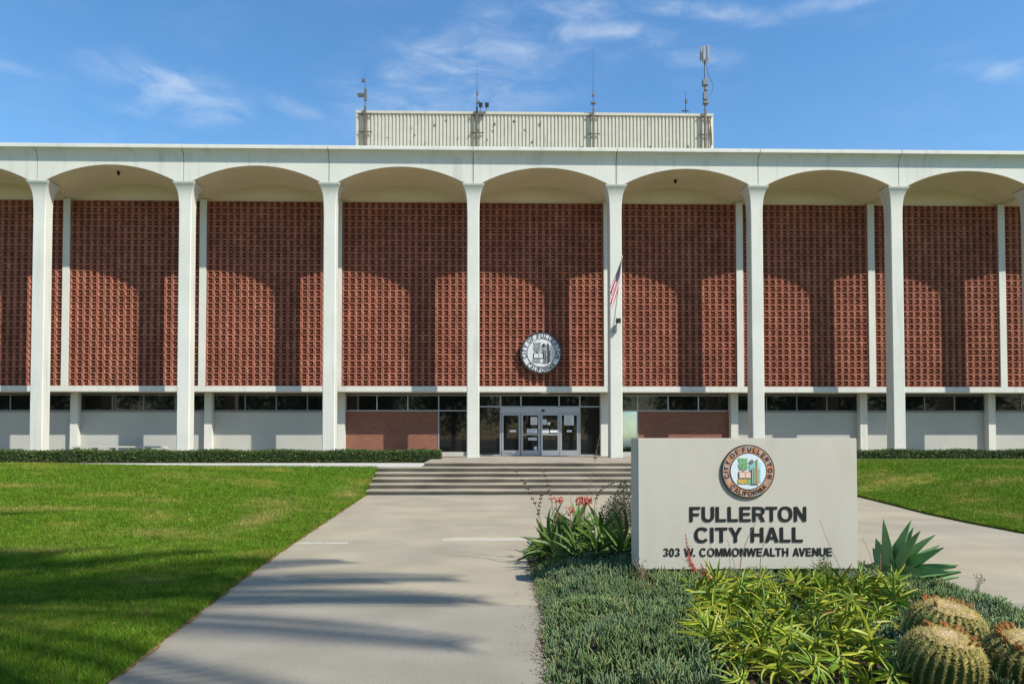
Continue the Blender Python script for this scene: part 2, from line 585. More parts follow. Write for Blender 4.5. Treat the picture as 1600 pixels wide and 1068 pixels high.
def lawn(name, ex, zf, sgn, y0, y1, width):
    ys = np.arange(y0, y1 + 1e-6, (y1 - y0) / 70)
    ds = np.concatenate([[0, 0.02, 0.06, 0.12, 0.2], np.linspace(0.4, 6, 18), np.linspace(6.5, width, 24)])
    V, F = [], []
    nx = len(ds) + 1
    for y in ys:
        e = float(ex(y)) + 0.03 * math.sin(y * 5.1) * math.sin(y * 1.7)
        V.append((e, y, -0.1))
        for d in ds:
            x = e + sgn * d
            V.append((x, y, float(zf(np.float64(x), np.float64(y)))))
    for i in range(len(ys) - 1):
        for j in range(nx - 1):
            a = i * nx + j
            F.append((a, a + 1, a + nx + 1, a + nx) if sgn < 0 else (a + 1, a, a + nx, a + nx + 1))
    VA = np.array(V)
    o = soup(name, V, F, M['turf'], smooth=True, dry=dryness(VA[:, 0], VA[:, 1]) * 0.7)
    return tag(o, kind="structure")


lawn_l = lawn("lawn", edge_left, z_left, -1, 1.0, 23.78, 34)
lawn_r = lawn("lawn", edge_right, z_right, 1, 6.0, 26.55, 26)


def grass(name, ex, zf, sgn, y0, y1, label):
    Vs, tones, drys = [], [], []
    for y in np.arange(y0, y1, 0.5):
        ya, yb = y, min(y + 0.5, y1)
        ym = (ya + yb) / 2
        e = float(ex(ym))
        lim = (-0.72 * ym - 0.6) if sgn < 0 else (0.84 * ym + 0.6)
        w = abs(lim - e)
        if sgn * (lim - e) <= 0:
            continue
        dens = float(np.clip(8500 * (6.0 / ym) ** 1.55, 1300, 8500))
        n = int(dens * w * (yb - ya))
        yy = RNG.uniform(ya, yb, n)
        dd = w * RNG.random(n)
        near = int(n * 0.0) + int(80 * (yb - ya) * 10)
        yy = np.concatenate([yy, RNG.uniform(ya, yb, near)])
        dd = np.concatenate([dd, np.abs(RNG.normal(0, 0.05, near)) - 0.03])
        xx = ex(yy) + sgn * dd
        zz = zf(xx, yy)
        k = len(xx)
        size = np.clip(ym / 9.0, 0.75, 2.0)
        h = RNG.uniform(0.018, 0.055, k) * (1 + 0.9 * (RNG.random(k) < 0.03)) * (1 + 0.25 * (size - 1))
        bw = RNG.uniform(0.0022, 0.0042, k) * size * 1.5
        a = RNG.uniform(0, 2 * math.pi, k)
        lean = RNG.uniform(0.1, 0.8, k) * h
        la = RNG.uniform(0, 2 * math.pi, k)
        p = np.stack([xx, yy, zz - 0.004], 1)
        s = np.stack([np.cos(a) * bw, np.sin(a) * bw, 0 * a], 1)
        tip = p + np.stack([np.cos(la) * lean, np.sin(la) * lean, h], 1)
        Vs.append(np.stack([p - s, p + s, tip], 1).reshape(-1, 3))
        t = np.clip(RNG.normal(0.3, 0.4, k), 0, 1)
        tones.append(np.repeat(t, 3))
        dv = dryness(xx, yy) * RNG.uniform(0.2, 1.3, k) + (RNG.random(k) < 0.03) * 0.7
        drys.append(np.repeat(np.clip(dv, 0, 1), 3))
    V = np.concatenate(Vs)
    F = np.arange(len(V)).reshape(-1, 3)
    o = soup(name, V, F, M['blade'], tone=np.concatenate(tones), dry=np.concatenate(drys))
    return tag(o, label, "grass", kind="stuff")


grass("grass", edge_left, z_left, -1, 4.3, 23.78, "short mown green grass left of the concrete walk")
grass("grass", edge_right, z_right, 1, 9.5, 26.5, "short mown green grass right of the cream sign")



def soil_edge(ex, y0, y1, sgn):
    ys = np.arange(y0, y1, 0.06)
    V, F = [], []
    for y in ys:
        e = float(ex(y))
        V += [(e - sgn * (0.028 + 0.022 * math.sin(y * 9.1) * math.sin(y * 3.3 + 1) + random.uniform(0, 0.018)), y, 0.004), (e + sgn * 0.05, y, 0.016)]
    for i in range(len(ys) - 1):
        F.append((2 * i, 2 * i + 1, 2 * i + 3, 2 * i + 2) if sgn < 0 else (2 * i + 1, 2 * i, 2 * i + 2, 2 * i + 3))
    tag(soup("soil_edge", V, F, M['thatch']), kind="structure")


soil_edge(edge_left, 3.0, 21.0, -1)
soil_edge(edge_right, 8.0, 20.4, 1)
# dead leaves and clippings lying on the grass
n = 150
fy = RNG.uniform(5, 22, n)
fx = edge_left(fy) - RNG.random(n) * (0.72 * fy - 2)
fx = np.minimum(fx, edge_left(fy) - 0.05)

path = empty("path", (0, 0, 0))
tag(path, "wide concrete front walk cast in large slabs", kind="structure")
JY = [-6.0, -1.6, 2.8, 7.2, 11.66, 16.35, 21.06]
for k in range(len(JY) - 1):
    a, b = JY[k] + 0.006, JY[k + 1] - 0.006
    g = M['pathgrey'] if b < 7.3 else M['path']
    for x0, x1 in ((None, 3.3), (3.312, 12.6)):
        ys = np.linspace(a, b, 7)
        if x0 is None:
            poly = [(float(edge_left(y)) - 0.1, y) for y in ys[::-1]] + [(x1, a), (x1, b)]
        else:
            poly = [(x0, a), (x1, a), (x1, b), (x0, b)]
        MB().prism(poly, -0.13, 0.0).build("slab", g, path)
# the pale joint repairs on the walk
for x0, x1, y0, y1 in ((-2.78, -1.95, 11.42, 11.64), (-0.45, 1.05, 11.70, 12.12)):
    n = 16
    top = [(x0 + (x1 - x0) * i / n, y1 - 0.05 + random.uniform(-0.05, 0.06) - 0.1 * (abs(i - n / 2) > n / 2 - 1)) for i in range(n, -1, -1)]
    bot = [(x0 + (x1 - x0) * i / n, y0) for i in range(n + 1)]
    MB().prism(bot + top, -0.002, 0.004).build("mortar_patch", M['patch'], path)
for x0, x1, y, w in ((-0.9, 1.2, 16.55, 0.012), (-2.2, -1.1, 18.1, 0.010), (-0.3, 0.8, 13.9, 0.007)):
    n = 22
    pts = [(x0 + (x1 - x0) * i / n, y + 0.05 * math.sin(i * 0.9) + random.uniform(-0.03, 0.03)) for i in range(n + 1)]
    ww = [w * random.uniform(0.3, 1.0) for _ in pts]
    MB().prism([(p[0], p[1] - q) for p, q in zip(pts, ww)] + [(p[0], p[1] + q) for p, q in zip(pts, ww)][::-1], -0.003, 0.002).build("crack", M['crack'], path)
# hairline joint fill
for y in JY[1:-1]:
    MB().box(-3.4, 12.5, y - 0.0055, y + 0.0055, -0.12, -0.006).build("joint_fill", M['soil'], path)

# ------------------------------------------------------------------ steps, terrace, ramp walk
steps = empty("entrance_steps", (3.2, 21.06, 0), "broad flight of six low concrete steps up to the doors", "steps")
SY = [21.06, 21.66, 22.25, 22.84, 23.43, 24.02]
RZ = ZF / 6
for k in range(5):
    z1 = RZ * (k + 1)
    y1 = 24.4
    mb = MB()
    # slab with a thin rounded nosing
    prof = [(SY[k] + 0.055, z1 - RZ - 0.02), (SY[k] + 0.055, z1 - 0.045), (SY[k], z1 - 0.040), (SY[k], z1 - 0.008), (SY[k] + 0.008, z1), (SY[k + 1] + 0.07, z1), (SY[k + 1] + 0.07, z1 - RZ - 0.02)]
    mb.loft([[(x, y, z) for y, z in prof] for x in (-3.15, 9.55)])
    mb.build("step", M['step'], steps, recalc=True)
prof = [(SY[5] + 0.055, ZF - RZ - 0.02), (SY[5] + 0.055, ZF - 0.045), (SY[5], ZF - 0.040), (SY[5], ZF - 0.008), (SY[5] + 0.008, ZF), (SY[5] + 0.6, ZF), (SY[5] + 0.6, ZF - RZ - 0.02)]
MB().loft([[(x, y, z) for y, z in prof] for x in (-1.64, 8.04)]).build("step", M['step'], steps, recalc=True)

ter = empty("terrace", (3.2, 24.6, 0))
tag(ter, "raised concrete terrace between steps and doors", kind="structure")
xs = [-1.64, 1.6, 4.8, 8.04]
for i in range(3):
    MB().box(xs[i] + (0.004 if i else 0), xs[i + 1] - (0.004 if i < 2 else 0), SY[5] + 0.604, 28.9, 0.4, ZF).build("slab", M['step'], ter)
for i in range(-5, 5):
    MB().box(i * BAY + 0.005, (i + 1) * BAY - 0.005, 28.904, 33.4, 0.3, ZF - 0.001).build("slab", M['step'], ter)
WZ = RZ * 5
for i, (a, b) in enumerate(((-31, -25), (-25, -19), (-19, -13), (-13, -7), (-7, -1.648))):
    MB().box(a + 0.006, b - 0.006, SY[5] + 0.074, 27.82, 0.3, WZ).build("slab", M['kerb'], ter)
for i, (a, b) in enumerate(((8.048, 14), (14, 20), (20, 26), (26, 32))):
    MB().box(a + 0.006, b - 0.006, 26.62, 27.82, 0.3, ZF - 0.03).build("slab", M['kerb'], ter)
MB().box(-31, -1.66, 27.83, 28.90, 0.3, 0.80).build("planting_strip", M['soil'], ter)
MB().box(8.05, 31, 27.83, 28.90, 0.3, 0.83).build("planting_strip", M['soil'], ter)
kerb = empty("kerb", (-9, 23.9, 0))
tag(kerb, "low pale concrete kerb along the ramp walk above the lawn", kind="structure")
cuts = [-31, -24, -18.2, -12.55, -11.95, -8.6, -5.4, -3.22]
for a, b in zip(cuts[:-1], cuts[1:]):
    MB().box(a + 0.05, b - 0.03, 23.80, 23.98, 0.25, 0.80 if b < -3.3 else 0.785).build("kerbstone", M['kerb'], kerb)
for a, b in ((9.7, 14.5), (14.5, 19.5), (19.5, 25), (25, 31)):
    MB().box(a, b - 0.02, 26.57, 26.615, 0.3, 0.90).build("kerbstone", M['kerb'], kerb)

# ------------------------------------------------------------------ city hall
hall = empty("city_hall", (0, 32, ZF), "long white arcaded civic building with red terracotta block screens", "building")
BAYS = list(range(-5, 5))

# columns and flared capitals
def sq(cx, cy, z, h, ch):
    c = ch
    return [(cx - h + c, cy - h, z), (cx + h - c, cy - h, z), (cx + h, cy - h + c, z), (cx + h, cy + h - c, z),
            (cx + h - c, cy + h, z), (cx - h + c, cy + h, z), (cx - h, cy + h - c, z), (cx - h, cy - h + c, z)]


YC = YF + 0.45
mb = MB()
mb.loft([sq(0, 0, 0, 0.268, 0.032), sq(0, 0, 5, 0.266, 0.032), sq(0, 0, 10.2, 0.264, 0.032)])
col_me = mb.mesh("column", M['white'])
mb = MB()
rings = []
for i in range(19):
    t = i / 18
    rings.append(sq(0, 0, 10.2 + 1.41 * t, 0.264 + 0.036 * t ** 2 + 0.165 * t ** 5.5, 0.032 - 0.016 * t))
rings += [sq(0, 0, 11.645, 0.468, 0.014)]
cap_me = MB().loft(rings).mesh("capital", M['white'], smooth=35)
for k in range(-5, 6):
    c = link("column", col_me, hall)
    c.location = (k * BAY, YC - 32, 0)
    p = link("capital", cap_me, c)

# precast arch panels with coved cornice; vaulted soffit behind them
ZS, ZA = 12.52, 13.20


def arch(x):
    h = 2.70
    x = abs(x - BAY / 2)
    if x >= h:
        return ZS
    rise = ZA - ZS
    rad = (h * h + rise * rise) / (2 * rise)
    return ZS + math.sqrt(rad * rad - x * x) - (rad - rise)


arch_xs = [0.015] + [0.35 + 5.4 * i / 36 for i in range(37)] + [BAY - 0.015]
cove = []
for i in range(9):
    a = math.pi / 2 * i / 8
    cove.append((YF - 0.27 * (1 - math.cos(a)), 13.40 + 0.42 * math.sin(a)))


def panel_ring(x):
    z = arch(x)
    r = [(YF + 0.06, z), (YF, z), (YF, 13.40)] + cove[1:]
    r += [(YF - 0.285, 13.82), (YF - 0.285, 13.925), (YF - 0.25, 13.932), (YF - 0.25, 13.985), (YF + 0.06, 13.985)]
    return [(x, y, zz) for y, zz in r]


pan_me = MB().loft([panel_ring(x) for x in arch_xs]).mesh("arch_panel", M['white'], smooth=25)
mb = MB()
for i in range(len(arch_xs) - 1):
    a, b = arch_xs[i], arch_xs[i + 1]
    za, zb = arch(a), arch(b)
    mb.add([(a, YF + 0.062, za + 0.004), (b, YF + 0.062, zb + 0.004), (b, YW + 0.1, zb + 0.004), (a, YW + 0.1, za + 0.004)], [(0, 1, 2, 3)])
    mb.add([(a, YF + 0.062, 13.6), (b, YF + 0.062, 13.6), (b, YW + 0.1, 13.6), (a, YW + 0.1, 13.6)], [(3, 2, 1, 0)])
vault_me = mb.mesh("vault", M['soffit'], smooth=25)
MB().box(-30.4, 30.4, YF + 0.07, 52, 13.62, 13.98).build("roof", M['soffit'], hall)
for b in BAYS:
    for nm, me in (("arch_panel", pan_me), ("vault", vault_me)):
        o = link(nm, me, hall)
        o.location = (b * BAY, -32, -ZF)
    # lunette between screen head and vault
    MB().box(b * BAY + 0.02, (b + 1) * BAY - 0.02, YW + 0.06, YW + 0.2, 12.40, 13.5).build("lunette", M['soffit'], hall)

# dome camera and small fittings under the vaults
for x, y in ((-15.3, 30.4), (9.0, 30.9)):
    MB().tube([(x, y, 13.19), (x, y, 13.06), (x, y, 13.02)], [0.06, 0.06, 0.02], 10).build("ceiling_fitting", M['black'], hall)

# block screens
NC, NR = 19, 29
SZ0, SZ1 = 4.045, 12.43
PW, PH = (BAY - 0.33) / NC, (SZ1 - SZ0) / NR


def block_mb():
    mb = MB()
    w, h = PW / 2 - 0.002, PH / 2 - 0.004

    def ring(ix, iz, y):
        return [(-ix, y, -iz), (ix, y, -iz), (ix, y, iz), (-ix, y, iz)]
    b = 0.060
    rs = [ring(w, h, 0.05), ring(w, h, 0), ring(w - 0.042, h - 0.018, 0), ring(w - b, h - 0.036, 0.030), ring(w - b, h - 0.036, 0.13)]
    vs = [p for r in rs for p in r]
    fs = []
    for k in range(4):
        for i in range(4):
            j = (i + 1) % 4
            fs.append((k * 4 + i, k * 4 + j, (k + 1) * 4 + j, (k + 1) * 4 + i))
    mb.add(vs, fs)
    # recessed cross web
    q = w - b
    mb.add([(-q, 0.055, -0.022), (q, 0.055, -0.022), (q, 0.055, 0.022), (-q, 0.055, 0.022),
            (-q, 0.13, -0.022), (q, 0.13, -0.022), (q, 0.13, 0.022), (-q, 0.13, 0.022)],
           [(0, 1, 2, 3), (3, 2, 6, 7), (0, 4, 5, 1)])
    return mb


bmb = block_mb()
block_me = bmb.mesh("block", M['terracotta'])
BV = np.array(bmb.v, np.float32)
BF = np.array(bmb.f, np.int32)
SINGLE_ROWS = 15
for b in BAYS:
    x0 = b * BAY + 0.165
    back = MB().box(x0 - 0.02, x0 + NC * PW + 0.02, YW + 0.128, YW + 0.21, SZ0 - 0.02, SZ1 + 0.03).build("block_screen", M['screen_back'], hall)
    cs = []
    for r in range(NR):
        for c in range(NC):
            p = (x0 + (c + 0.5) * PW, YW, SZ0 + (r + 0.5) * PH)
            if b == 0 and r < SINGLE_ROWS:
                o = link("block", block_me, back)
                o.location = Vector(p) + Vector((0, random.uniform(-0.004, 0.004), 0)) - wloc(hall)
            else:
                cs.append(p)
    cs = np.array(cs, np.float32)
    cs[:, 1] += RNG.uniform(-0.004, 0.004, len(cs))
    V = (BV[None] + cs[:, None]).reshape(-1, 3) - np.array(wloc(hall), np.float32)
    F = (BF[None] + (np.arange(len(cs)) * len(BV))[:, None, None]).reshape(-1, 4)
    tag(soup("block_field", V, F, M['terracotta'], back), kind="stuff")
    # ledge under the screen
    MB().box(b * BAY + 0.003, (b + 1) * BAY - 0.003, YW - 0.07, YG - 0.05, 3.79, SZ0 - 0.005).build("ledge", M['white'], hall)
for k in range(-5, 6):
    MB().box(k * BAY - 0.15, k * BAY + 0.15, YW - 0.055, YW + 0.05, SZ0 + 0.001, 12.5).build("fin", M['white'], hall)
    MB().box(k * BAY - 0.17, k * BAY + 0.17, 32.62, YG + 0.1, ZF, 3.785).build("pier", M['white'], hall)

# ground floor walls and ribbon windows
MB().box(-30.4, 30.4, YG + 0.30, 52, ZF, 13.6).build("core", M['soffit'], hall)
WB, WT = 2.955, 3.72
for b in BAYS:
    xa, xb = b * BAY + 0.175, (b + 1) * BAY - 0.175
    if b == 0:
        continue
    pane_x = [xa + (xb - xa) * i / 4 for i in range(5)]
    full = 3 if b == -1 else (0 if b == 1 else None)
    m = MB()
    for i, x in enumerate(pane_x):
        m.box(x - 0.025, x + 0.025, YG - 0.03, YG + 0.03, WB, WT)
    for i in range(4):
        m.box(pane_x[i] + 0.026, pane_x[i + 1] - 0.026, YG - 0.028, YG + 0.03, WB, WB + 0.05)
        m.box(pane_x[i] + 0.026, pane_x[i + 1] - 0.026, YG - 0.028, YG + 0.03, WT - 0.045, WT)
        if i == full:
            for x in (pane_x[i], pane_x[i + 1]):
                m.box(x - 0.025, x + 0.025, YG - 0.031, YG + 0.03, ZF + 0.1, WB - 0.001)
    win = m.build("ribbon_window", M['dalu'] if b not in (-1, 1) else M['alu'], hall)
    for i in range(4):
        MB().box(pane_x[i] + 0.02, pane_x[i + 1] - 0.02, YG + 0.005, YG + 0.015, WB + 0.02, WT - 0.02).build("pane", M['glass'], win)
        if i == full:
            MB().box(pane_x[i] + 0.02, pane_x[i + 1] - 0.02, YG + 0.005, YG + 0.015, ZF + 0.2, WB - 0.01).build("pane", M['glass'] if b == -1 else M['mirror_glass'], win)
    if full is None:
        w = MB().box(xa - 0.004, xb + 0.004, YG, YG + 0.2, ZF, WB - 0.002).build("wall", M['stucco'], hall)
        MB().box(xa, xb, YG - 0.02, YG + 0.05, WB - 0.05, WB - 0.003).build("sill", M['dalu'], w)
    else:
        px = [i for i in range(4) if i != full]
        w = MB().box(pane_x[px[0]] - 0.004, pane_x[px[-1] + 1] - (0.026 if b == -1 else -0.004), YG - 0.012, YG + 0.2, ZF, WB - 0.002)
        w.build("brick_wall", M['brick'], hall)
        MB().box(pane_x[full] + 0.026, pane_x[full + 1] - 0.026, YG - 0.06, YG + 0.1, ZF, ZF + 0.19).build("sill", M['kerb'], hall)

# entrance glazing and sliding doors
xa, xb = 0.175, BAY - 0.175
vx = [0.20, 1.27, 2.23, 4.02, 4.99, 5.98]
m = MB()
for x in vx:
    m.box(x - 0.03, x + 0.03, YG - 0.04, YG + 0.04, 3.20 if x in (2.23, 4.02) else ZF, WT)
for i in range(5):
    m.box(vx[i] + 0.031, vx[i + 1] - 0.031, YG - 0.038, YG + 0.04, WT - 0.05, WT)
    m.box(vx[i] + 0.031, vx[i + 1] - 0.031, YG - 0.038, YG + 0.04, 3.14, 3.198)
for i in (0, 4):
    m.box(vx[i] + 0.031, vx[i + 1] - 0.031, YG - 0.038, YG + 0.04, ZF, ZF + 0.07)
eg = m.build("entrance_glazing", M['alu'], hall)
for i in range(5):
    MB().box(vx[i] + 0.02, vx[i + 1] - 0.02, YG + 0.0, YG + 0.012, 3.18, WT - 0.02).build("pane", M['glass'], eg)
for i in (0, 4):
    MB().box(vx[i] + 0.02, vx[i + 1] - 0.02, YG + 0.0, YG + 0.012, ZF + 0.03, 3.16).build("pane", M['glass'], eg)
hd = MB().box(1.30, 4.96, YG - 0.16, YG + 0.05, 2.86, 3.138).build("door_header", M['alu'], hall)
MB().box(3.19, 3.33, YG - 0.20, YG - 0.161, 2.93, 3.03).build("motion_sensor", M['black'], hd)
dx = [1.31, 2.22, 3.13, 4.04, 4.95]
for i in range(4):
    a, b_ = dx[i] + 0.012, dx[i + 1] - 0.012
    y0 = YG - (0.06 if i in (0, 3) else 0.12)
    st = 0.09
    m = MB()
    m.box(a, a + st, y0, y0 + 0.045, ZF + 0.015, 2.855)
    m.box(b_ - st, b_, y0, y0 + 0.045, ZF + 0.015, 2.855)
    m.box(a + st, b_ - st, y0 + 0.001, y0 + 0.044, ZF + 0.015, 1.13)
    m.box(a + st, b_ - st, y0 + 0.001, y0 + 0.044, 2.76, 2.855)
    if i in (1, 2):
        m.box(a + st, b_ - st, y0 + 0.001, y0 + 0.044, 1.84, 1.90)
    dr = m.build("sliding_door", M['alu'], hall)
    MB().box(a + st - 0.01, b_ - st + 0.01, y0 + 0.018, y0 + 0.028, 1.12, 2.77).build("glass", M['glass'], dr)

    def sheet(fx, z, w, h, rows=0):
        cx = a + st + (b_ - a - 2 * st) * fx
        s = MB().box(cx - w / 2, cx + w / 2, y0 + 0.008, y0 + 0.014, z - h / 2, z + h / 2).build("notice", M['paper'], dr)
        for r in range(rows):
            zz = z + h / 2 - h * (r + 0.8) / (rows + 0.6)
            MB().box(cx - w * 0.4, cx + w * (0.4 - 0.1 * (r % 2)), y0 + 0.004, y0 + 0.007, zz - 0.011, zz + 0.011).build("printed_line", M['papertext'], dr)
    if i == 3:
        sheet(0.48, 2.54, 0.44, 0.48, 6)
        sheet(0.5, 2.03, 0.24, 0.10)
    elif i == 0:
        sheet(0.62, 2.03, 0.30, 0.10)
    elif i == 1:
        sheet(0.72, 2.50, 0.30, 0.36, 4)
        sheet(0.6, 2.03, 0.48, 0.20, 2)
        sheet(0.62, 1.66, 0.40, 0.12, 1)
        sheet(0.82, 1.23, 0.14, 0.16)
    else:
        sheet(0.12, 2.45, 0.22, 0.24, 3)
        sheet(0.42, 2.38, 0.13, 0.13)
        sheet(0.2, 2.03, 0.30, 0.18, 2)
        sheet(0.75, 2.03, 0.36, 0.14)
MB().box(1.9, 4.4, YG - 0.5, YG - 0.13, ZF + 0.001, ZF + 0.014).build("door_mat", M['black'], hall)
MB().box(3.1, 3.42, 32.1, 32.3, 3.74, 3.789).build("soffit_light", M['paper'], hall)

# rooftop penthouse with ribbed siding
PY = 36.0
PX0, PX1, PZ1 = -6.03, 12.43, 18.42
m = MB()
rib = 0.185
nrib = int((PX1 - PX0) / rib)
rib = (PX1 - PX0) / nrib
xs, ysn = [], []
for i in range(nrib):
    x = PX0 + i * rib
    xs += [x, x + rib * 0.50, x + rib * 0.60, x + rib * 0.90]
    ysn += [PY, PY, PY + 0.05, PY + 0.05]
xs.append(PX1)
ysn.append(PY)
vs = [(x, y, 13.9) for x, y in zip(xs, ysn)] + [(x, y, PZ1) for x, y in zip(xs, ysn)]
n = len(xs)
m.add(vs, [(i, i + 1, n + i + 1, n + i) for i in range(n - 1)])
m.add([(PX1, PY, 13.9), (PX1, PY + 9, 13.9), (PX1, PY + 9, PZ1), (PX1, PY, PZ1), (PX0, PY, 13.9), (PX0, PY + 9, 13.9), (PX0, PY + 9, PZ1), (PX0, PY, PZ1)],
      [(0, 1, 2, 3), (5, 4, 7, 6), (3, 2, 6, 7), (1, 5, 6, 2)])
pent = m.build("rooftop_penthouse", M['pent'], hall)
MB().box(PX0 - 0.04, PX1 + 0.04, PY - 0.05, PY + 9.05, PZ1 + 0.002, PZ1 + 0.13).build("coping", M['pent'], pent)
MB().box(PX0 - 0.03, PX0 + 0.06, PY - 0.03, PY - 0.002, 13.9, PZ1).build("corner_trim", M['pent'], pent)
MB().box(PX1 - 0.10, PX1 + 0.03, PY - 0.03, PY - 0.002, 13.9, PZ1).build("corner_trim", M['white'], pent)
# small holes and dark fixings in the siding
for _ in range(26):
    x, z = random.uniform(-5.6, 12), random.uniform(16.6, 18.2)
    if random.random() < 0.5:
        x = random.uniform(-3.2, 3.5)
    s = random.uniform(0.02, 0.05)
    MB().box(x - s, x + s, PY - 0.012, PY - 0.003, z - s * 1.3, z + s * 1.3).build("siding_scuff", M['mast'], pent)

# ------------------------------------------------------------------ rooftop antennas
def mast(x, top, label, bits, name="antenna_mast"):
    e = empty(name, (x, PY - 0.17, 13.9), label, "antenna", "antenna masts on the rooftop penthouse")
    MB().box(x - 0.05, x + 0.05, PY - 0.22, PY - 0.12, 13.9, 18.7).build("support_post", M['mast'], e)
    m = MB()
    for z in (18.33, 17.42):
        m.box(x - 0.36, x + 0.36, PY - 0.115, PY - 0.05, z - 0.016, z + 0.016)
    m.build("bracket", M['mast'], e)
    MB().tube([(x, PY - 0.17, 18.7), (x, PY - 0.17, (18.7 + top) / 2), (x, PY - 0.17, top)], [0.026, 0.016, 0.009], 6).build("whip", M['ant'], e)
    for (dx_, z, w, h, mm) in bits:
        MB().box(x + dx_ - w / 2, x + dx_ + w / 2, PY - 0.17 - w / 2, PY - 0.17 + w / 2, z - h / 2, z + h / 2).build("fitting", M[mm], e)
    return e


a1 = mast(-5.57, 20.6, "antenna with two small side arms at the left corner of the penthouse",
          [(-0.10, 20.05, 0.16, 0.14, 'ant'), (0.02, 19.3, 0.13, 0.6, 'ant'), (-0.2, 19.28, 0.36, 0.06, 'ant')])
a2 = mast(0.17, 20.9, "thin whip antenna beside the two dark floodlights", [(0.02, 19.45, 0.11, 0.16, 'ant'), (0.05, 18.98, 0.16, 0.1, 'ant')])
a3 = mast(6.18, 22.0, "tallest bare whip antenna above the middle of the penthouse", [(0.0, 19.42, 0.12, 0.14, 'ant'), (0.0, 18.98, 0.26, 0.05, 'ant')])
a4 = mast(12.0, 21.5, "tall mast with pale cell panels and a dangling cable at the right corner",
          [(0, 20.10, 0.26, 0.30, 'ant'), (0.04, 19.85, 0.16, 0.3, 'ant'), (0, 19.4, 0.20, 0.40, 'ant'), (0.03, 19.05, 0.26, 0.12, 'ant')])
MB().tube([(12.0, PY - 0.17, 18.7), (12.0, PY - 0.17, 21.4)], 0.045, 8).build("pole", M['ant'], a4)
for k in range(5):
    a = k * 2 * math.pi / 5 + 0.4
    cx, cy = 12.0 + 0.19 * math.cos(a), PY - 0.17 + 0.19 * math.sin(a)
    MB().box(cx - 0.05, cx + 0.05, cy - 0.05, cy + 0.05, 21.2 + 0.05 * (k % 3), 22.0 - 0.06 * (k % 2)).build("cell_panel", M['antw'], a4)
MB().tube([(12.05, PY - 0.17, 21.1), (12.16, PY - 0.17, 20.6), (12.42, PY - 0.17, 20.0), (12.36, PY - 0.17, 19.6), (12.12, PY - 0.17, 19.35)], 0.014, 5).build("cable", M['ant'], a4)
MB().tube([(12.2, PY - 0.06, 18.3), (12.33, PY - 0.06, 17.8), (12.38, PY - 0.06, 16.9)], 0.02, 5).build("cable", M['dryflower'], a4)
e = empty("antenna_mast", (11.2, PY + 0.6, 18.55), "short forked antenna just left of the tall cell mast", "antenna", "antenna masts on the rooftop penthouse")
MB().tube([(11.2, PY + 0.6, 18.55), (11.2, PY + 0.6, 20.05)], [0.03, 0.012], 6).build("whip", M['ant'], e)
MB().box(11.0, 11.4, PY + 0.58, PY + 0.62, 18.95, 19.0).build("cross_arm", M['ant'], e)
MB().box(11.22, 11.32, PY + 0.55, PY + 0.65, 19.4, 19.6).build("fitting", M['ant'], e)
for x, lab in ((0.36, "dark rooftop floodlight nearest the thin whip antenna"), (0.68, "dark rooftop floodlight on a pale bent arm")):
    e = empty("floodlight", (x, PY - 0.1, 18.5), lab, "floodlight", "floodlights on the penthouse edge")
    MB().loft([[(x + sx * r, y, z + sz * r * 1.3) for sx, sz in ((-1, -1), (1, -1), (1, 1), (-1, 1))]
               for y, r, z in ((PY - 0.36, 0.10, 18.74), (PY - 0.14, 0.075, 18.86), (PY - 0.06, 0.03, 18.92))]).build("lamp_head", M['black'], e, recalc=True)
    MB().tube([(x, PY - 0.1, 18.8), (x - 0.03, PY - 0.1, 18.56), (x - 0.16, PY - 0.10, 18.25)] if x > 0.5 else [(x, PY - 0.1, 18.8), (x, PY - 0.08, 18.555)], 0.022, 6).build("arm", M['antw'], e)

# ------------------------------------------------------------------ lettering
def _arc(cx, cz, rx, rz, a0, a1, n=20, p=2.35):
    out = []
    for i in range(n + 1):
        a = R(a0 + (a1 - a0) * i / n)
        c, d = math.cos(a), math.sin(a)
        out.append((cx + rx * math.copysign(abs(c) ** (2 / p), c), cz + rz * math.copysign(abs(d) ** (2 / p), d)))
    return out


def _strip(o, i):
    return [[o[k], o[k + 1], i[k + 1], i[k]] for k in range(len(o) - 1)]


ST, BR = 0.205, 0.165


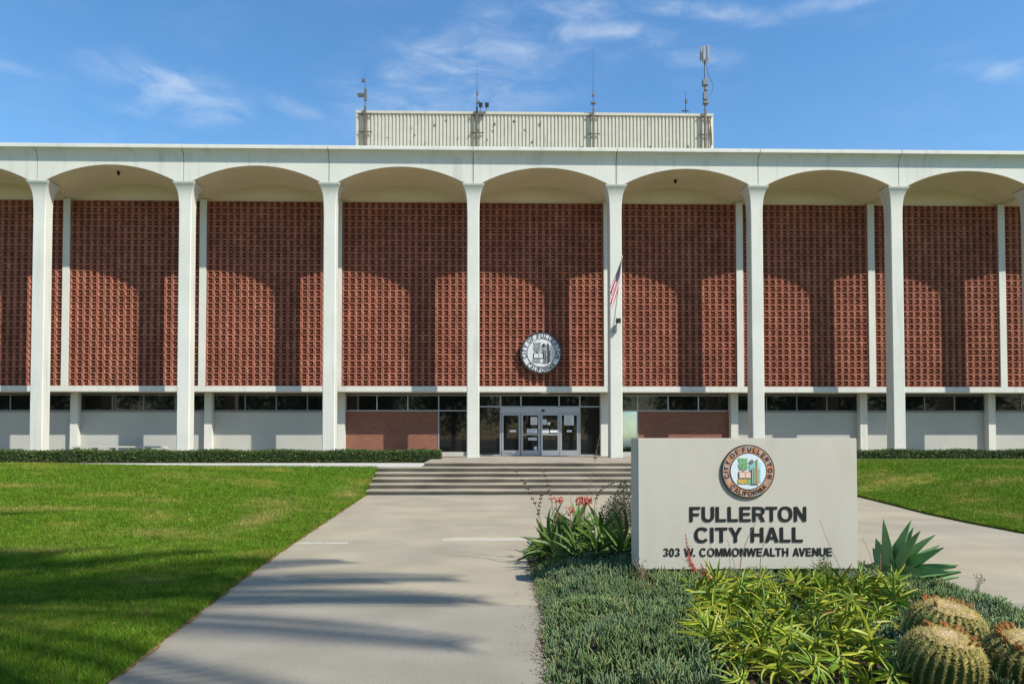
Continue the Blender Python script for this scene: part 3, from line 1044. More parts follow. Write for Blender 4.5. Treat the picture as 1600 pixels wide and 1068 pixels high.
def glyph_polys(ch):
    """bold upright capitals, cap height 1: (ink width, polygons)"""
    s_, b_ = ST, BR
    if ch == 'F':
        return 0.72, [[(0, 0), (s_, 0), (s_, .40), (.64, .40), (.64, .56), (s_, .56), (s_, 1 - b_), (.72, 1 - b_), (.72, 1), (0, 1)]]
    if ch == 'E':
        return 0.76, [[(0, 0), (.76, 0), (.76, b_), (s_, b_), (s_, .43), (.70, .43), (.70, .59), (s_, .59), (s_, 1 - b_), (.74, 1 - b_), (.74, 1), (0, 1)]]
    if ch == 'L':
        return 0.70, [[(0, 0), (.70, 0), (.70, b_), (s_, b_), (s_, 1), (0, 1)]]
    if ch == 'T':
        return 0.80, [[(.40 - s_ / 2, 0), (.40 + s_ / 2, 0), (.40 + s_ / 2, 1 - b_), (.80, 1 - b_), (.80, 1), (0, 1), (0, 1 - b_), (.40 - s_ / 2, 1 - b_)]]
    if ch == 'I':
        return s_, [[(0, 0), (s_, 0), (s_, 1), (0, 1)]]
    if ch == 'H':
        return 0.84, [[(0, 0), (s_, 0), (s_, .42), (.84 - s_, .42), (.84 - s_, 0), (.84, 0), (.84, 1), (.84 - s_, 1), (.84 - s_, .59), (s_, .59), (s_, 1), (0, 1)]]
    if ch == 'N':
        return 0.84, [[(0, 0), (s_ - .01, 0), (s_ - .01, .67), (.62, 0), (.84, 0), (.84, 1), (.65, 1), (.65, .34), (.22, 1), (0, 1)]]
    if ch == 'M':
        return 1.00, [[(0, 0), (.19, 0), (.19, .76), (.40, 0), (.60, 0), (.81, .76), (.81, 0), (1, 0), (1, 1), (.72, 1), (.5, .27), (.28, 1), (0, 1)]]
    if ch == 'W':
        return 1.28, [[(0, 1), (.23, 0), (.46, 0), (.64, .68), (.82, 0), (1.05, 0), (1.28, 1), (1.07, 1), (.935, .31), (.75, 1), (.53, 1), (.345, .31), (.21, 1)]]
    if ch == 'V':
        return 0.88, [[(0, 1), (.33, 0), (.55, 0), (.88, 1), (.66, 1), (.44, .27), (.22, 1)]]
    if ch == 'Y':
        return 0.88, [[(0, 1), (.335, .40), (.335, 0), (.545, 0), (.545, .40), (.88, 1), (.645, 1), (.44, .60), (.235, 1)]]
    if ch == 'A':
        def xl(z):
            return .22 + .225 * z / .77
        lt = [(0, 0), (.22, 0), (.445, .77), (.445, 1), (.335, 1)]
        rt = [(.89 - x, z) for x, z in lt][::-1]
        return 0.89, [lt, rt, [(xl(.20), .20), (.89 - xl(.20), .20), (.89 - xl(.36), .36), (xl(.36), .36)]]
    if ch in 'O0':
        w = 0.98 if ch == 'O' else 0.66
        k = s_ if ch == 'O' else .19
        return w, _strip(_arc(w / 2, .5, w / 2, .52, 0, 360, 36), _arc(w / 2, .5, w / 2 - k, .52 - b_, 0, 360, 36))
    if ch == 'C':
        w = 0.94
        return w, _strip(_arc(.49, .5, .49, .52, 38, 322, 30), _arc(.49, .5, .49 - s_, .52 - b_, 38, 322, 30))
    if ch == 'U':
        w = 0.84
        return w, [[(0, .40), (s_, .40), (s_, 1), (0, 1)], [(w - s_, .40), (w, .40), (w, 1), (w - s_, 1)]] + \
            _strip(_arc(w / 2, .40, w / 2, .42, 180, 360, 18), _arc(w / 2, .40, w / 2 - s_, .42 - b_ - .01, 180, 360, 18))
    if ch == 'R':
        w, x0 = 0.84, .48
        return w, [[(0, 0), (s_, 0), (s_, 1), (0, 1)], [(s_, 1 - b_), (x0, 1 - b_), (x0, 1), (s_, 1)], [(s_, .40), (x0, .40), (x0, .56), (s_, .56)],
                   [(.62, 0), (w + .02, 0), (.66, .397), (.42, .397)]] + \
            _strip(_arc(x0, .70, w - x0, .30, -90, 90, 14), _arc(x0, .6975, w - x0 - s_, .1375, -90, 90, 14))
    if ch == '3':
        return 0.66, _strip(_arc(.31, .735, .33, .275, 160, -90, 18), _arc(.31, .715, .13, .155, 160, -90, 18)) + \
            _strip(_arc(.31, .21 + .035, .35, .215, 90, -165, 18), _arc(.31, .265, .15, .125, 90, -165, 18))
    if ch == '.':
        return .2, [[(0, 0), (.2, 0), (.2, .2), (0, .2)]]
    return 0.3, []


def glyph_mesh(ch):
    """extruded letter in its own plane: verts (n,3) with z from -0.02 to 0.02, faces"""
    w, polys = glyph_polys(ch)
    V, F = [], []
    for p in polys:
        n, k = len(p), len(V)
        area = sum(p[i][0] * p[(i + 1) % n][1] - p[(i + 1) % n][0] * p[i][1] for i in range(n))
        if area < 0:
            p = p[::-1]
        V += [(x, z, 0.02) for x, z in p] + [(x, z, -0.02) for x, z in p]
        F += [tuple(range(k, k + n)), tuple(range(k + 2 * n - 1, k + n - 1, -1))]
        F += [(k + n + i, k + n + (i + 1) % n, k + (i + 1) % n, k + i) for i in range(n)]
    return w, np.array(V), F


def line_of_letters(s, x0, x1, z0, z1, y, parent, m, depth=0.018, gap=0.13, space=0.60):
    glyph = {c: glyph_mesh(c) for c in set(s) if c != ' '}
    kern = {('A', 'V'): -0.16, ('L', 'T'): -0.12, ('W', '.'): -0.12, ('T', 'Y'): -0.02, ('E', 'A'): -0.03, ('W', 'E'): -0.04, ('A', 'L'): -0.03, ('N', 'W'): -0.06, ('V', 'E'): -0.06, ('R', 'T'): -0.05, ('T', 'O'): -0.06}
    xs, pos = [], 0.0
    for i, c in enumerate(s):
        if c == ' ':
            pos += space - gap
            xs.append(None)
            continue
        xs.append(pos)
        pos += glyph[c][0] + gap + kern.get((c, s[i + 1]) if i + 1 < len(s) else None, 0)
    tot = pos - gap
    for c, x in zip(s, xs):
        if x is None:
            continue
        _, v, f = glyph[c]
        X = x0 + (v[:, 0] + x) / tot * (x1 - x0)
        Z = z0 + v[:, 1] * (z1 - z0)
        Yv = y - depth / 2 - v[:, 2] / 0.02 * depth / 2
        MB().add(np.stack([X, Yv, Z], 1).tolist(), f).build("letter", m, parent, recalc=True)


def ring_letters(s, cx, cz, rad, height, y, parent, m, top=True, spread=1.0, depth=0.012, offset=0.02):
    chars = list(s)
    gl = {c: glyph_mesh(c) for c in set(chars) if c != ' '}
    ws = [0.42 if c == ' ' else gl[c][0] + 0.16 for c in chars]
    k = height
    tot = sum(ws)
    spread = R(spread) * rad / (tot * k)
    pos = -tot / 2
    for c, w in zip(chars, ws):
        mid = pos + w / 2
        pos += w
        if c == ' ':
            continue
        ang = mid * k * spread / rad
        w0, v, f = gl[c]
        lx = (v[:, 0] - w0 / 2) * k * min(1.0, spread)
        lz = (v[:, 1] - 0.5) * k
        if top:
            rr, th = rad + lz, ang
            X = cx + (rad + lz) * math.sin(th) + lx * math.cos(th)
            Z = cz + (rad + lz) * math.cos(th) - lx * math.sin(th)
        else:
            th = ang
            X = cx + (rad - lz) * math.sin(th) + lx * math.cos(th)
            Z = cz - (rad - lz) * math.cos(th) + lx * math.sin(th)
        Yv = y - depth / 2 - v[:, 2] / 0.02 * depth / 2
        MB().add(np.stack([X, Yv, Z], 1).tolist(), f).build("letter", m, parent, recalc=True)


def rectp(cx, cz, Rr, x0, x1, z0, z1, y, d, m, parent, name):
    return MB().box(cx + x0 * Rr, cx + x1 * Rr, y - d, y, cz + z0 * Rr, cz + z1 * Rr).build(name, m, parent)


def seal(root, cx, cz, Rr, y, thick, colour):
    c = colour
    rim = MB().cylx((cx, cz), Rr, None, y, y + thick, 64).build("seal_rim", M['sealblack'], root)
    MB().cylx((cx, cz), Rr * (0.955 if c else 0.915), None, y - 0.006 * Rr, y - 0.0005, 64).build("lettered_ring", M['sealring'] if c else M['sealwhite'], root)
    MB().cylx((cx, cz), Rr * 0.70, None, y - 0.014 * Rr, y - 0.0065 * Rr, 64).build("ring_line", M['sealblack'], root)
    face = MB().cylx((cx, cz), Rr * 0.665, None, y - 0.022 * Rr, y - 0.0145 * Rr, 64).build("picture_disc", M['sealsky'] if c else M['sealwhite'], root)
    yy = y - 0.0225 * Rr
    d = 0.02 * Rr

    def mm(a, b):
        return M[a] if c else M[b]
    # orange tree block of leaf rows
    for r in range(6):
        z1 = 0.50 - r * 0.075
        x1 = -0.05 if r % 2 else -0.02
        rectp(cx, cz, Rr, -0.38 + 0.02 * (r % 3), x1, z1 - 0.062, z1, yy, d, mm('sgreen', 'sealgrey'), face, "leaf_row")
    rectp(cx, cz, Rr, -0.23, -0.17, -0.02, 0.05, yy, d, mm('sbrown', 'sealblack'), face, "tree_stem")
    # open building block
    rectp(cx, cz, Rr, -0.38, 0.10, -0.27, -0.01, yy, d, mm('sbrown', 'sealblack'), face, "block_outline")
    rectp(cx, cz, Rr, -0.35, -0.14, -0.24, -0.04, yy - d - 0.0005, d, mm('spink', 'sealwhite'), face, "block_face")
    rectp(cx, cz, Rr, -0.12, 0.07, -0.24, -0.04, yy - d - 0.0005, d, mm('spink', 'sealwhite'), face, "block_face")
    rectp(cx, cz, Rr, -0.40, -0.06, -0.46, -0.29, yy, d, mm('sgold', 'sealgrey'), face, "gold_field")
    rectp(cx, cz, Rr, -0.05, 0.14, -0.46, -0.29, yy, d, mm('sgreen', 'sealwhite'), face, "green_field")
    # arched tower group
    pts = [(cx + Rr * (0.15 + 0.12 * math.cos(t)), cz + Rr * (0.28 + 0.12 * math.sin(t))) for t in np.linspace(0, math.pi, 11)]
    pts += [(cx + Rr * 0.03, cz + Rr * 0.03), (cx + Rr * 0.27, cz + Rr * 0.03)]
    MB().slabxz(pts, yy - d, yy).build("arch_shape", mm('steal', 'sealgrey'), face)
    MB().cylx((cx + 0.12 * Rr, cz + 0.37 * Rr), 0.075 * Rr, None, yy - 2 * d, yy - d - 0.0005, 16).build("dark_crown", mm('sealgrey', 'sealblack'), face)
    rectp(cx, cz, Rr, 0.29, 0.47, -0.40, 0.36, yy, d, mm('sblue', 'sealgrey'), face, "tower_side")
    rectp(cx, cz, Rr, 0.15, 0.285, -0.46, 0.14, yy - d - 0.0005, d, mm('sbrown', 'sealgrey'), face, "tower")
    rectp(cx, cz, Rr, 0.30, 0.36, -0.46, 0.46, yy - d - 0.0005, d, mm('sgold', 'sealblack'), face, "tower")
    for x in (0.12, 0.20, 0.39):
        rectp(cx, cz, Rr, x, x + 0.025, -0.45, 0.12, yy - 2 * d - 0.001, d * 0.5, mm('steal', 'sealblack'), face, "tower_line")
    ring_letters("CITY OF FULLERTON", cx, cz, Rr * (0.83 if c else 0.81), Rr * (0.165 if c else 0.185), y - 0.0062 * Rr, root, M['sealblack'], True, 222, 0.012 * Rr, 0.035)
    ring_letters("CALIFORNIA", cx, cz, Rr * (0.83 if c else 0.81), Rr * (0.165 if c else 0.185), y - 0.0062 * Rr, root, M['sealblack'], False, 104, 0.012 * Rr, 0.035)


s1 = empty("city_seal", (3.07, YW, 4.6), "round black and white city seal mounted on the red block screen above the doors", "seal")
seal(s1, 3.07, 5.54, 0.945, YW - 0.20, 0.12, False)
MB().box(2.6, 3.5, YW - 0.079, YW - 0.004, 5.3, 5.4).build("mounting_bar", M['black'], s1)

# ------------------------------------------------------------------ flag on an angled pole
fb = Vector((5.98, YF + 0.02, 6.35))
ft = Vector((6.06, YF - 1.25, 9.0))
fl = empty("flagpole", fb, "white angled flagpole fixed to the column right of the doors", "flagpole")
MB().tube([fb + Vector((0, 0.10, 0)), ft + (ft - fb) * 0.02], [0.028, 0.018], 8).build("pole", M['white'], fl)
MB().tube([ft + (ft - fb) * 0.02, ft + (ft - fb) * 0.045], [0.035, 0.02], 8).build("finial", M['white'], fl)
MB().box(5.99, 6.11, YF + 0.05, YF + 0.178, 6.2, 6.5).build("bracket", M['ant'], fl)
MB().loft([[(6.10 + sx * r, y, 6.62 + sz * r) for sx, sz in ((-1, -1), (1, -1), (1, 1), (-1, 1))] for y, r in ((YF - 0.35, 0.10), (YF - 0.1, 0.07))]).build("spot_lamp", M['black'], fl, recalc=True)
MB().tube([(6.1, YF - 0.1, 6.6), (6.08, YF + 0.17, 6.45)], 0.02, 6).build("lamp_arm", M['ant'], fl)


def flag_material():
    m = bpy.data.materials.new("flag_cloth")
    m.use_nodes = True
    n, l = m.node_tree.nodes, m.node_tree.links
    b = n["Principled BSDF"]
    b.inputs["Roughness"].default_value = 0.8
    uv = n.new("ShaderNodeUVMap")
    sp = n.new("ShaderNodeSeparateXYZ")
    l.new(uv.outputs[0], sp.inputs[0])

    def mth(op, a, c=None):
        x = n.new("ShaderNodeMath")
        x.operation = op
        for i, v in enumerate((a, c)):
            if v is None:
                continue
            if isinstance(v, (int, float)):
                x.inputs[i].default_value = v
            else:
                l.new(v, x.inputs[i])
        return x.outputs[0]
    stripe = mth('GREATER_THAN', mth('MODULO', mth('MULTIPLY', sp.outputs[1], 6.5), 1.0), 0.5)
    canton = mth('MULTIPLY', mth('LESS_THAN', sp.outputs[0], 0.42), mth('LESS_THAN', sp.outputs[1], 7 / 13))
    # rows of stars
    fx = mth('SUBTRACT', mth('FRACT', mth('MULTIPLY', sp.outputs[0], 14)), 0.5)
    fy = mth('SUBTRACT', mth('FRACT', mth('MULTIPLY', sp.outputs[1], 10)), 0.5)
    star = mth('LESS_THAN', mth('ADD', mth('MULTIPLY', fx, fx), mth('MULTIPLY', fy, fy)), 0.025)
    m1 = n.new("ShaderNodeMixRGB")
    l.new(stripe, m1.inputs[0])
    m1.inputs[1].default_value = (0.46, 0.015, 0.03, 1)
    m1.inputs[2].default_value = (0.68, 0.66, 0.66, 1)
    m2 = n.new("ShaderNodeMixRGB")
    l.new(star, m2.inputs[0])
    m2.inputs[1].default_value = (0.012, 0.018, 0.075, 1)
    m2.inputs[2].default_value = (0.6, 0.6, 0.62, 1)
    m3 = n.new("ShaderNodeMixRGB")
    l.new(canton, m3.inputs[0])
    l.new(m1.outputs[0], m3.inputs[1])
    l.new(m2.outputs[0], m3.inputs[2])
    l.new(m3.outputs[0], b.inputs["Base Color"])
    return m


def flag_mesh():
    nu, nv = 34, 22
    V, UV, F = [], [], []
    hd_ = (fb - ft).normalized()
    for j in range(nv + 1):
        s = j / nv
        h = ft + hd_ * (0.05 + 1.15 * s)
        for i in range(nu + 1):
            t = i / nu
            fold = 0.07 * math.sin(s * 13 + t * 2.0) * t ** 0.5
            p = h + Vector((-0.42 * t + 0.10 * s * t + 0.8 * fold, 0.25 * t * (1 - s) + fold, -0.98 * t * (1 - 0.12 * s)))
            V.append(p)
            UV.append((t, s))
    for j in range(nv):
        for i in range(nu):
            a = j * (nu + 1) + i
            F.append((a, a + 1, a + nu + 2, a + nu + 1))
    me = bpy.data.meshes.new("flag")
    base = ft
    me.from_pydata([p - base for p in V], [], F)
    uvl = me.uv_layers.new(name="UVMap")
    for lp in me.loops:
        uvl.data[lp.index].uv = UV[lp.vertex_index]
    me.shade_smooth()
    me.materials.append(flag_material())
    return me


fo = link("flag", flag_mesh())
fo.location = ft
sol = fo.modifiers.new("thickness", 'SOLIDIFY')
sol.thickness = 0.004
tag(fo, "limp red white and blue striped flag hanging in front of a white column", "flag")

# ------------------------------------------------------------------ bench by the wall
bn = empty("bench", (-16.2, 32.1, ZF), "long low pale bench behind the hedge by the stucco wall", "bench")
for i in range(5):
    x0 = -18.0 + i * 0.82
    MB().box(x0, x0 + 0.79, 31.95, 32.42, 1.27, 1.34).build("seat_slab", M['kerb'], bn)
for i in range(6):
    x0 = -17.95 + i * 0.80
    MB().box(x0, x0 + 0.1, 32.0, 32.36, ZF - 0.002, 1.268).build("leg", M['stucco'], bn)

# ------------------------------------------------------------------ hedges
def hedge(x0, x1, label):
    e = empty("hedge", ((x0 + x1) / 2, 28.3, 0.82), label, "hedge")
    y0, y1, z0, z1 = 27.80, 28.65, 0.76, 1.19
    nx = int((x1 - x0) / 0.25)
    rings = []
    for i in range(nx + 1):
        x = x0 + (x1 - x0) * i / nx
        g = 0.03 * math.sin(x * 2.3) + 0.02 * math.sin(x * 5.9 + 1)
        k = 0.6 if i in (0, nx) else 1
        rings.append([(x, 28.3 + (y - 28.3) * k + (-g if y < 28.3 else g), z + (g if z > 1 else 0)) for y, z in ((y0 + 0.05, z0), (y0, 1.0), (y0 + 0.06, z1 - 0.03), (28.3, z1), (y1 - 0.06, z1 - 0.03), (y1, 1.0), (y1 - 0.05, z0))])
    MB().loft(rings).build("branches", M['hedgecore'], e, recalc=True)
    n = int((x1 - x0) * 950)
    c = np.zeros((n, 3))
    c[:, 0] = RNG.uniform(x0 - 0.05, x1 + 0.05, n)
    face = RNG.random(n)
    front = face < 0.55
    c[:, 1] = np.where(front, y0 + RNG.normal(0, 0.03, n), RNG.uniform(y0, y1, n))
    c[:, 2] = np.where(front, RNG.uniform(z0, z1 + 0.02, n), z1 + RNG.normal(0.0, 0.028, n))
    c[:, 2] += 0.03 * np.sin(c[:, 0] * 2.3) * (~front)
    end = RNG.random(n) < 0.02
    c[:, 0] = np.where(end, np.where(RNG.random(n) < 0.5, x0, x1) + RNG.normal(0, 0.03, n), c[:, 0])
    c[:, 1] = np.where(end, RNG.uniform(y0, y1, n), c[:, 1])
    c[:, 2] = np.where(end, RNG.uniform(z0, z1, n), c[:, 2])
    leaf_soup("leaves", c, 0.022, 0.045, M['hedge'], e, (0, -0.5, 0.6))


def leaf_soup(name, c, smin, smax, m, parent, bias=(0, 0, 0), aspect=0.55):
    n = len(c)
    d = RNG.normal(size=(n, 3)) + np.array(bias)
    d /= np.linalg.norm(d, axis=1)[:, None]
    r = RNG.normal(size=(n, 3))
    u = np.cross(d, r)
    u /= np.linalg.norm(u, axis=1)[:, None]
    v = np.cross(d, u)
    s = RNG.uniform(smin, smax, n)[:, None]
    P = np.stack([c - u * s, c - v * s * aspect + d * s * 0.2, c + u * s, c + v * s * aspect + d * s * 0.2], 1).reshape(-1, 3)
    P = P - np.array(wloc(parent)) if parent else P
    return soup(name, P, np.arange(4 * n).reshape(-1, 4), m, parent, tone=np.repeat(np.clip(RNG.normal(0.35, 0.3, n), 0, 1), 4))


hedge(-30.5, -1.30, "low clipped green hedge left of the entrance in front of the columns")
hedge(8.1, 30.5, "low clipped green hedge seen right of the cream sign")

# ------------------------------------------------------------------ cream monument sign
SX0, SX1, SYF, SZB, SZT = 1.84, 4.21, 7.5, 0.30, 1.70
sg = empty("monument_sign", (3.02, 7.66, 0.1), "large cream slab sign lettered FULLERTON CITY HALL in the planted bed", "sign")
bm = bmesh.new()
bmesh.ops.create_cube(bm, size=1)
for v in bm.verts:
    v.co = Vector(((SX0 + SX1) / 2 + v.co.x * (SX1 - SX0), SYF + 0.165 + v.co.y * 0.33, (SZB + SZT) / 2 + v.co.z * (SZT - SZB))) - wloc(sg)
bmesh.ops.bevel(bm, geom=list(bm.edges), offset=0.008, segments=2, affect='EDGES')
me = bpy.data.meshes.new("panel")
bm.to_mesh(me)
bm.free()
link("panel", me, sg, M['sign'])
MB().box(SX0 + 0.12, SX1 - 0.12, SYF + 0.06, SYF + 0.27, -0.05, SZB).build("plinth", M['plinth'], sg)
line_of_letters("FULLERTON", 2.395, 3.65, 0.812, 0.968, SYF, sg, M['letter'], 0.009)
line_of_letters("CITY HALL", 2.445, 3.61, 0.592, 0.748, SYF, sg, M['letter'], 0.009)
line_of_letters("303 W. COMMONWEALTH AVENUE", 2.11, 3.925, 0.442, 0.528, SYF, sg, M['letter'], 0.007, 0.15, 0.62)
s2 = empty("city_seal", (3.02, SYF, 1.07), "round copper ringed colour city seal on the cream sign", "seal")
seal(s2, 3.02, 1.345, 0.285, SYF - 0.021, 0.020, True)

# ------------------------------------------------------------------ planted bed
BED = np.array([(.50, 2.6), (.60, 4.9), (.66, 5.8), (.76, 6.8), (.80, 8.5), (.86, 10), (1.05, 11.6), (1.9, 12.1), (2.8, 11.3), (3.5, 9.6), (4.6, 8.6), (5.05, 8.05), (5.25, 7.3), (5.2, 6.0), (5.1, 4.5), (4.9, 2.6)])


def bed_dist(x, y):
    """signed distance to the bed outline, positive inside"""
    p = np.stack([np.atleast_1d(x), np.atleast_1d(y)], 1).astype(float)
    best = np.full(len(p), 1e9)
    inside = np.zeros(len(p), bool)
    for i in range(len(BED)):
        a, b = BED[i], BED[(i + 1) % len(BED)]
        ab = b - a
        t = np.clip(((p - a) @ ab) / (ab @ ab), 0, 1)
        best = np.minimum(best, np.linalg.norm(p - (a + t[:, None] * ab), axis=1))
        cond = ((a[1] > p[:, 1]) != (b[1] > p[:, 1])) & (p[:, 0] < (b[0] - a[0]) * (p[:, 1] - a[1]) / (b[1] - a[1] + 1e-12) + a[0])
        inside ^= cond
    return np.where(inside, best, -best)


def bed_z(x, y):
    x, y = np.atleast_1d(x).astype(float), np.atleast_1d(y).astype(float)
    d = bed_dist(x, y)
    return 0.012 + 0.15 * smooth01(d / 0.7) + 0.015 * np.sin(x * 7.1) * np.sin(y * 6.3) * smooth01(d / 0.3)


gx, gy = np.meshgrid(np.arange(0.3, 5.5, 0.09), np.arange(2.4, 12.4, 0.09))
gz = np.where(bed_dist(gx.ravel(), gy.ravel()) > -0.02, bed_z(gx.ravel(), gy.ravel()), -0.06)
nx, ny = gx.shape[1], gx.shape[0]
idx = np.arange(nx * ny).reshape(ny, nx)
F = np.stack([idx[:-1, :-1], idx[:-1, 1:], idx[1:, 1:], idx[1:, :-1]], -1).reshape(-1, 4)
keep = (gz[F] > -0.05).any(1)
o = soup("planting_bed", np.stack([gx.ravel(), gy.ravel(), gz], 1), F[keep], M['soil'], smooth=True)
tag(o, "dark soil of the planted bed round the sign", kind="structure")


def clump_region(n, x0, x1, y0, y1, test, dmin):
    pts = []
    tries = 0
    while len(pts) < n and tries < 20000:
        tries += 1
        x, y = random.uniform(x0, x1), random.uniform(y0, y1)
        if not test(x, y):
            continue
        if all((x - a) ** 2 + (y - b) ** 2 > dmin * dmin for a, b in pts):
            pts.append((x, y))
    return pts


def in_aloe(x, y):
    # the yellow-green clump in front of the sign
    if y < 4.0 or y > 6.95:
        return False
    lo = np.interp(y, [4.0, 4.9, 5.6, 6.9], [1.55, 1.72, 1.85, 2.25])
    hi = np.interp(y, [4.0, 4.6, 5.2, 6.0, 6.9], [2.62, 2.72, 3.02, 3.75, 4.25])
    return lo < x < hi


CACTI = [(2.93, 4.32, 0.225, 0.40), (3.41, 5.00, 0.255, 0.42), (3.50, 4.36, 0.235, 0.38)]


def near_cactus(x, y, m):
    return any((x - a) ** 2 + (y - b) ** 2 < (r + m) ** 2 for a, b, r, _ in CACTI)


# blue-green finger-leaved ground cover
def chalk_sticks():
    n = 50000
    x = RNG.uniform(0.4, 5.4, n)
    y = RNG.uniform(4.2, 9.2, n)
    # clustered growth: jitter around tuft centres
    tuft = RNG.integers(0, 5200, n)
    tx, ty = RNG.uniform(0.4, 5.4, 5200), RNG.uniform(4.2, 9.2, 5200)
    x = tx[tuft] + RNG.normal(0, 0.022, n)
    y = ty[tuft] + RNG.normal(0, 0.022, n)
    d = bed_dist(x, y)
    ok = d > RNG.uniform(-0.03, 0.05, n)
    ok &= ~((x > SX0 - 0.02) & (x < SX1 + 0.02) & (y > SYF + 0.05) & (y < SYF + 0.36))
    ok &= np.array([not (in_aloe(a, b) and RNG.random() < 0.9) for a, b in zip(x, y)])
    ok &= np.array([not near_cactus(a, b, -0.02) for a, b in zip(x, y)])
    # thin openings with bare stems in the front left
    hole = np.sin(x * 6.3 + 1) * np.sin(y * 5.1 + 0.5) + 0.6 * np.sin(x * 13 + y * 9)
    ok &= ~((hole > 1.0) & (y < 6.4) & (RNG.random(n) < 0.85))
    x, y, tuft, d = x[ok], y[ok], tuft[ok], d[ok]
    n = len(x)
    tz = RNG.uniform(0.02, 0.10, 5200)
    z = bed_z(x, y) + tz[tuft] * smooth01(d / 0.3) + 0.01
    L = RNG.uniform(0.055, 0.115, n) * (0.7 + 0.3 * smooth01(d / 0.4))
    w = RNG.uniform(0.0050, 0.0085, n)
    ta = RNG.uniform(0, 2 * math.pi, n)
    lean = RNG.uniform(0.1, 0.95, n)
    dirx, diry = np.cos(ta) * lean, np.sin(ta) * lean
    D = np.stack([dirx, diry, np.ones(n)], 1)
    D /= np.linalg.norm(D, axis=1)[:, None]
    U = np.cross(D, np.array([0.3, 0.9, 0.1]))
    U /= np.linalg.norm(U, axis=1)[:, None]
    W = np.cross(D, U)
    base = np.stack([x, y, z - 0.02], 1)
    rings = []
    for t, rr in ((0, 0.6), (0.45, 1.0), (0.85, 0.75)):
        c = base + D * (L * t)[:, None]
        for k in range(3):
            a = 2 * math.pi * k / 3
            rings.append(c + (U * math.cos(a) + W * math.sin(a)) * (w * rr)[:, None])
    rings.append(base + D * L[:, None])
    V = np.stack(rings, 1)
    f = []
    for k in range(2):
        for i in range(3):
            j = (i + 1) % 3
            f += [(k * 3 + i, k * 3 + j, (k + 1) * 3 + j), (k * 3 + i, (k + 1) * 3 + j, (k + 1) * 3 + i)]
    f += [(6, 7, 9), (7, 8, 9), (8, 6, 9)]
    F = (np.array(f)[None] + (np.arange(n) * 10)[:, None, None]).reshape(-1, 3)
    tone = np.repeat(np.clip(RNG.normal(0.15, 0.2, n) + (RNG.random(5200)[tuft] < 0.12) * 0.5, 0, 1), 10)
    o = soup("succulent_ground_cover", V.reshape(-1, 3), F, M['chalk'], tone=tone, smooth=True)
    tag(o, "blue green finger-leaved succulent ground cover carpeting the bed", "ground cover", kind="stuff")


chalk_sticks()

# leaf litter along the left edge of the bed
n = 900
ly = RNG.uniform(4.6, 9.2, n)
lx = np.interp(ly, BED[:6, 1], BED[:6, 0]) - np.abs(RNG.normal(0, 0.05, n)) + 0.02
lx -= np.where(RNG.random(n) < 0.1, RNG.random(n) * 0.25, 0)
c = np.stack([lx, ly, np.full(n, 0.010) + RNG.random(n) * 0.012], 1)
o = leaf_soup("leaf_litter", c, 0.006, 0.016, M['litter'], None, (0, 0, 2.5))
tag(o, "dry leaf litter along the bed edge on the walk", "leaf litter", kind="stuff")


c = np.stack([fx, fy, z_left(fx, fy) + 0.03], 1)
o = leaf_soup("fallen_leaves", c, 0.008, 0.02, M['thatch'], None, (0, 0, 2.0))
tag(o, "scattered dry leaves lying on the left lawn", "fallen leaves", kind="stuff")


# ---- succulent leaves
def leaf_mesh(name, m, length, width, curl, thick=0.12, chan=0.25, nseg=6, tipw=0.04, belly=0.35):
    """tapered, channelled leaf along +x, arching in z; underside gives it body"""
    mb = MB()
    rings = []
    for i in range(nseg + 1):
        t = i / nseg
        w = width * (0.72 + 0.28 * math.sin(min(t / belly, 1) * math.pi / 2)) * (1 - max(0, (t - belly) / (1 - belly)) ** 1.35) + tipw * width * 0.2
        a = curl * t
        if abs(curl) > 1e-4:
            px, pz = length * math.sin(a) / curl, -length * (1 - math.cos(a)) / curl
        else:
            px, pz = length * t, 0
        nx_, nz_ = math.sin(a), math.cos(a)
        th = thick * width * (1 - 0.75 * t)
        up = chan * w

        def P(y, h):
            return (px + nx_ * h, y, pz + nz_ * h)
        rings.append([P(-w / 2, up), P(0, 0), P(w / 2, up), P(0, -th - 0.001)])
    mb.loft(rings)
    return mb.mesh(name, m, smooth=50)


def rosette(root, meshes, n, el0, el1, s0, s1, name="leaf", base_r=0.02, golden=2.39996, upk=0.0, child=None):
    for i in range(n):
        t = i / max(1, n - 1)
        el = el0 + (el1 - el0) * t + random.uniform(-0.12, 0.12)
        az = i * golden + random.uniform(-0.2, 0.2)
        sc = (s0 + (s1 - s0) * t) * random.uniform(0.85, 1.12)
        o = link(name, random.choice(meshes), root)
        o.rotation_mode = 'ZYX'
        o.location = (base_r * math.cos(az), base_r * math.sin(az), upk * t)
        o.rotation_euler = (random.uniform(-0.15, 0.15), -el, az)
        o.scale = (sc, sc, sc)
        if child:
            child(o)


aloe_leaves = [leaf_mesh("aloe_leaf", M['aloe'], 0.22, 0.026, c, 0.25, 0.34) for c in (0.1, 0.5, 0.9, 1.5)] + \
              [leaf_mesh("aloe_leaf", M['aloe2'], 0.20, 0.025, c, 0.25, 0.34) for c in (0.3, 0.7, 1.2)]
pts = clump_region(105, 1.5, 4.4, 4.15, 6.95, lambda x, y: in_aloe(x, y) and not near_cactus(x, y, 0.05), 0.165)
for i, (x, y) in enumerate(pts):
    e = empty("aloe_plant", (x, y, float(bed_z(x, y)[0]) + random.uniform(0.05, 0.15)),
              "yellow green aloe rosette in the crowded clump before the sign", "aloe", "aloe clump before the sign")
    e.rotation_euler = (random.uniform(-0.35, 0.2), random.uniform(-0.3, 0.3), random.uniform(0, 6))
    sc = random.uniform(0.85, 1.25)
    e.scale = (sc, sc, sc)
    rosette(e, aloe_leaves, random.randint(16, 20), 0.40, 1.45, 1.05, 0.75, upk=0.07)

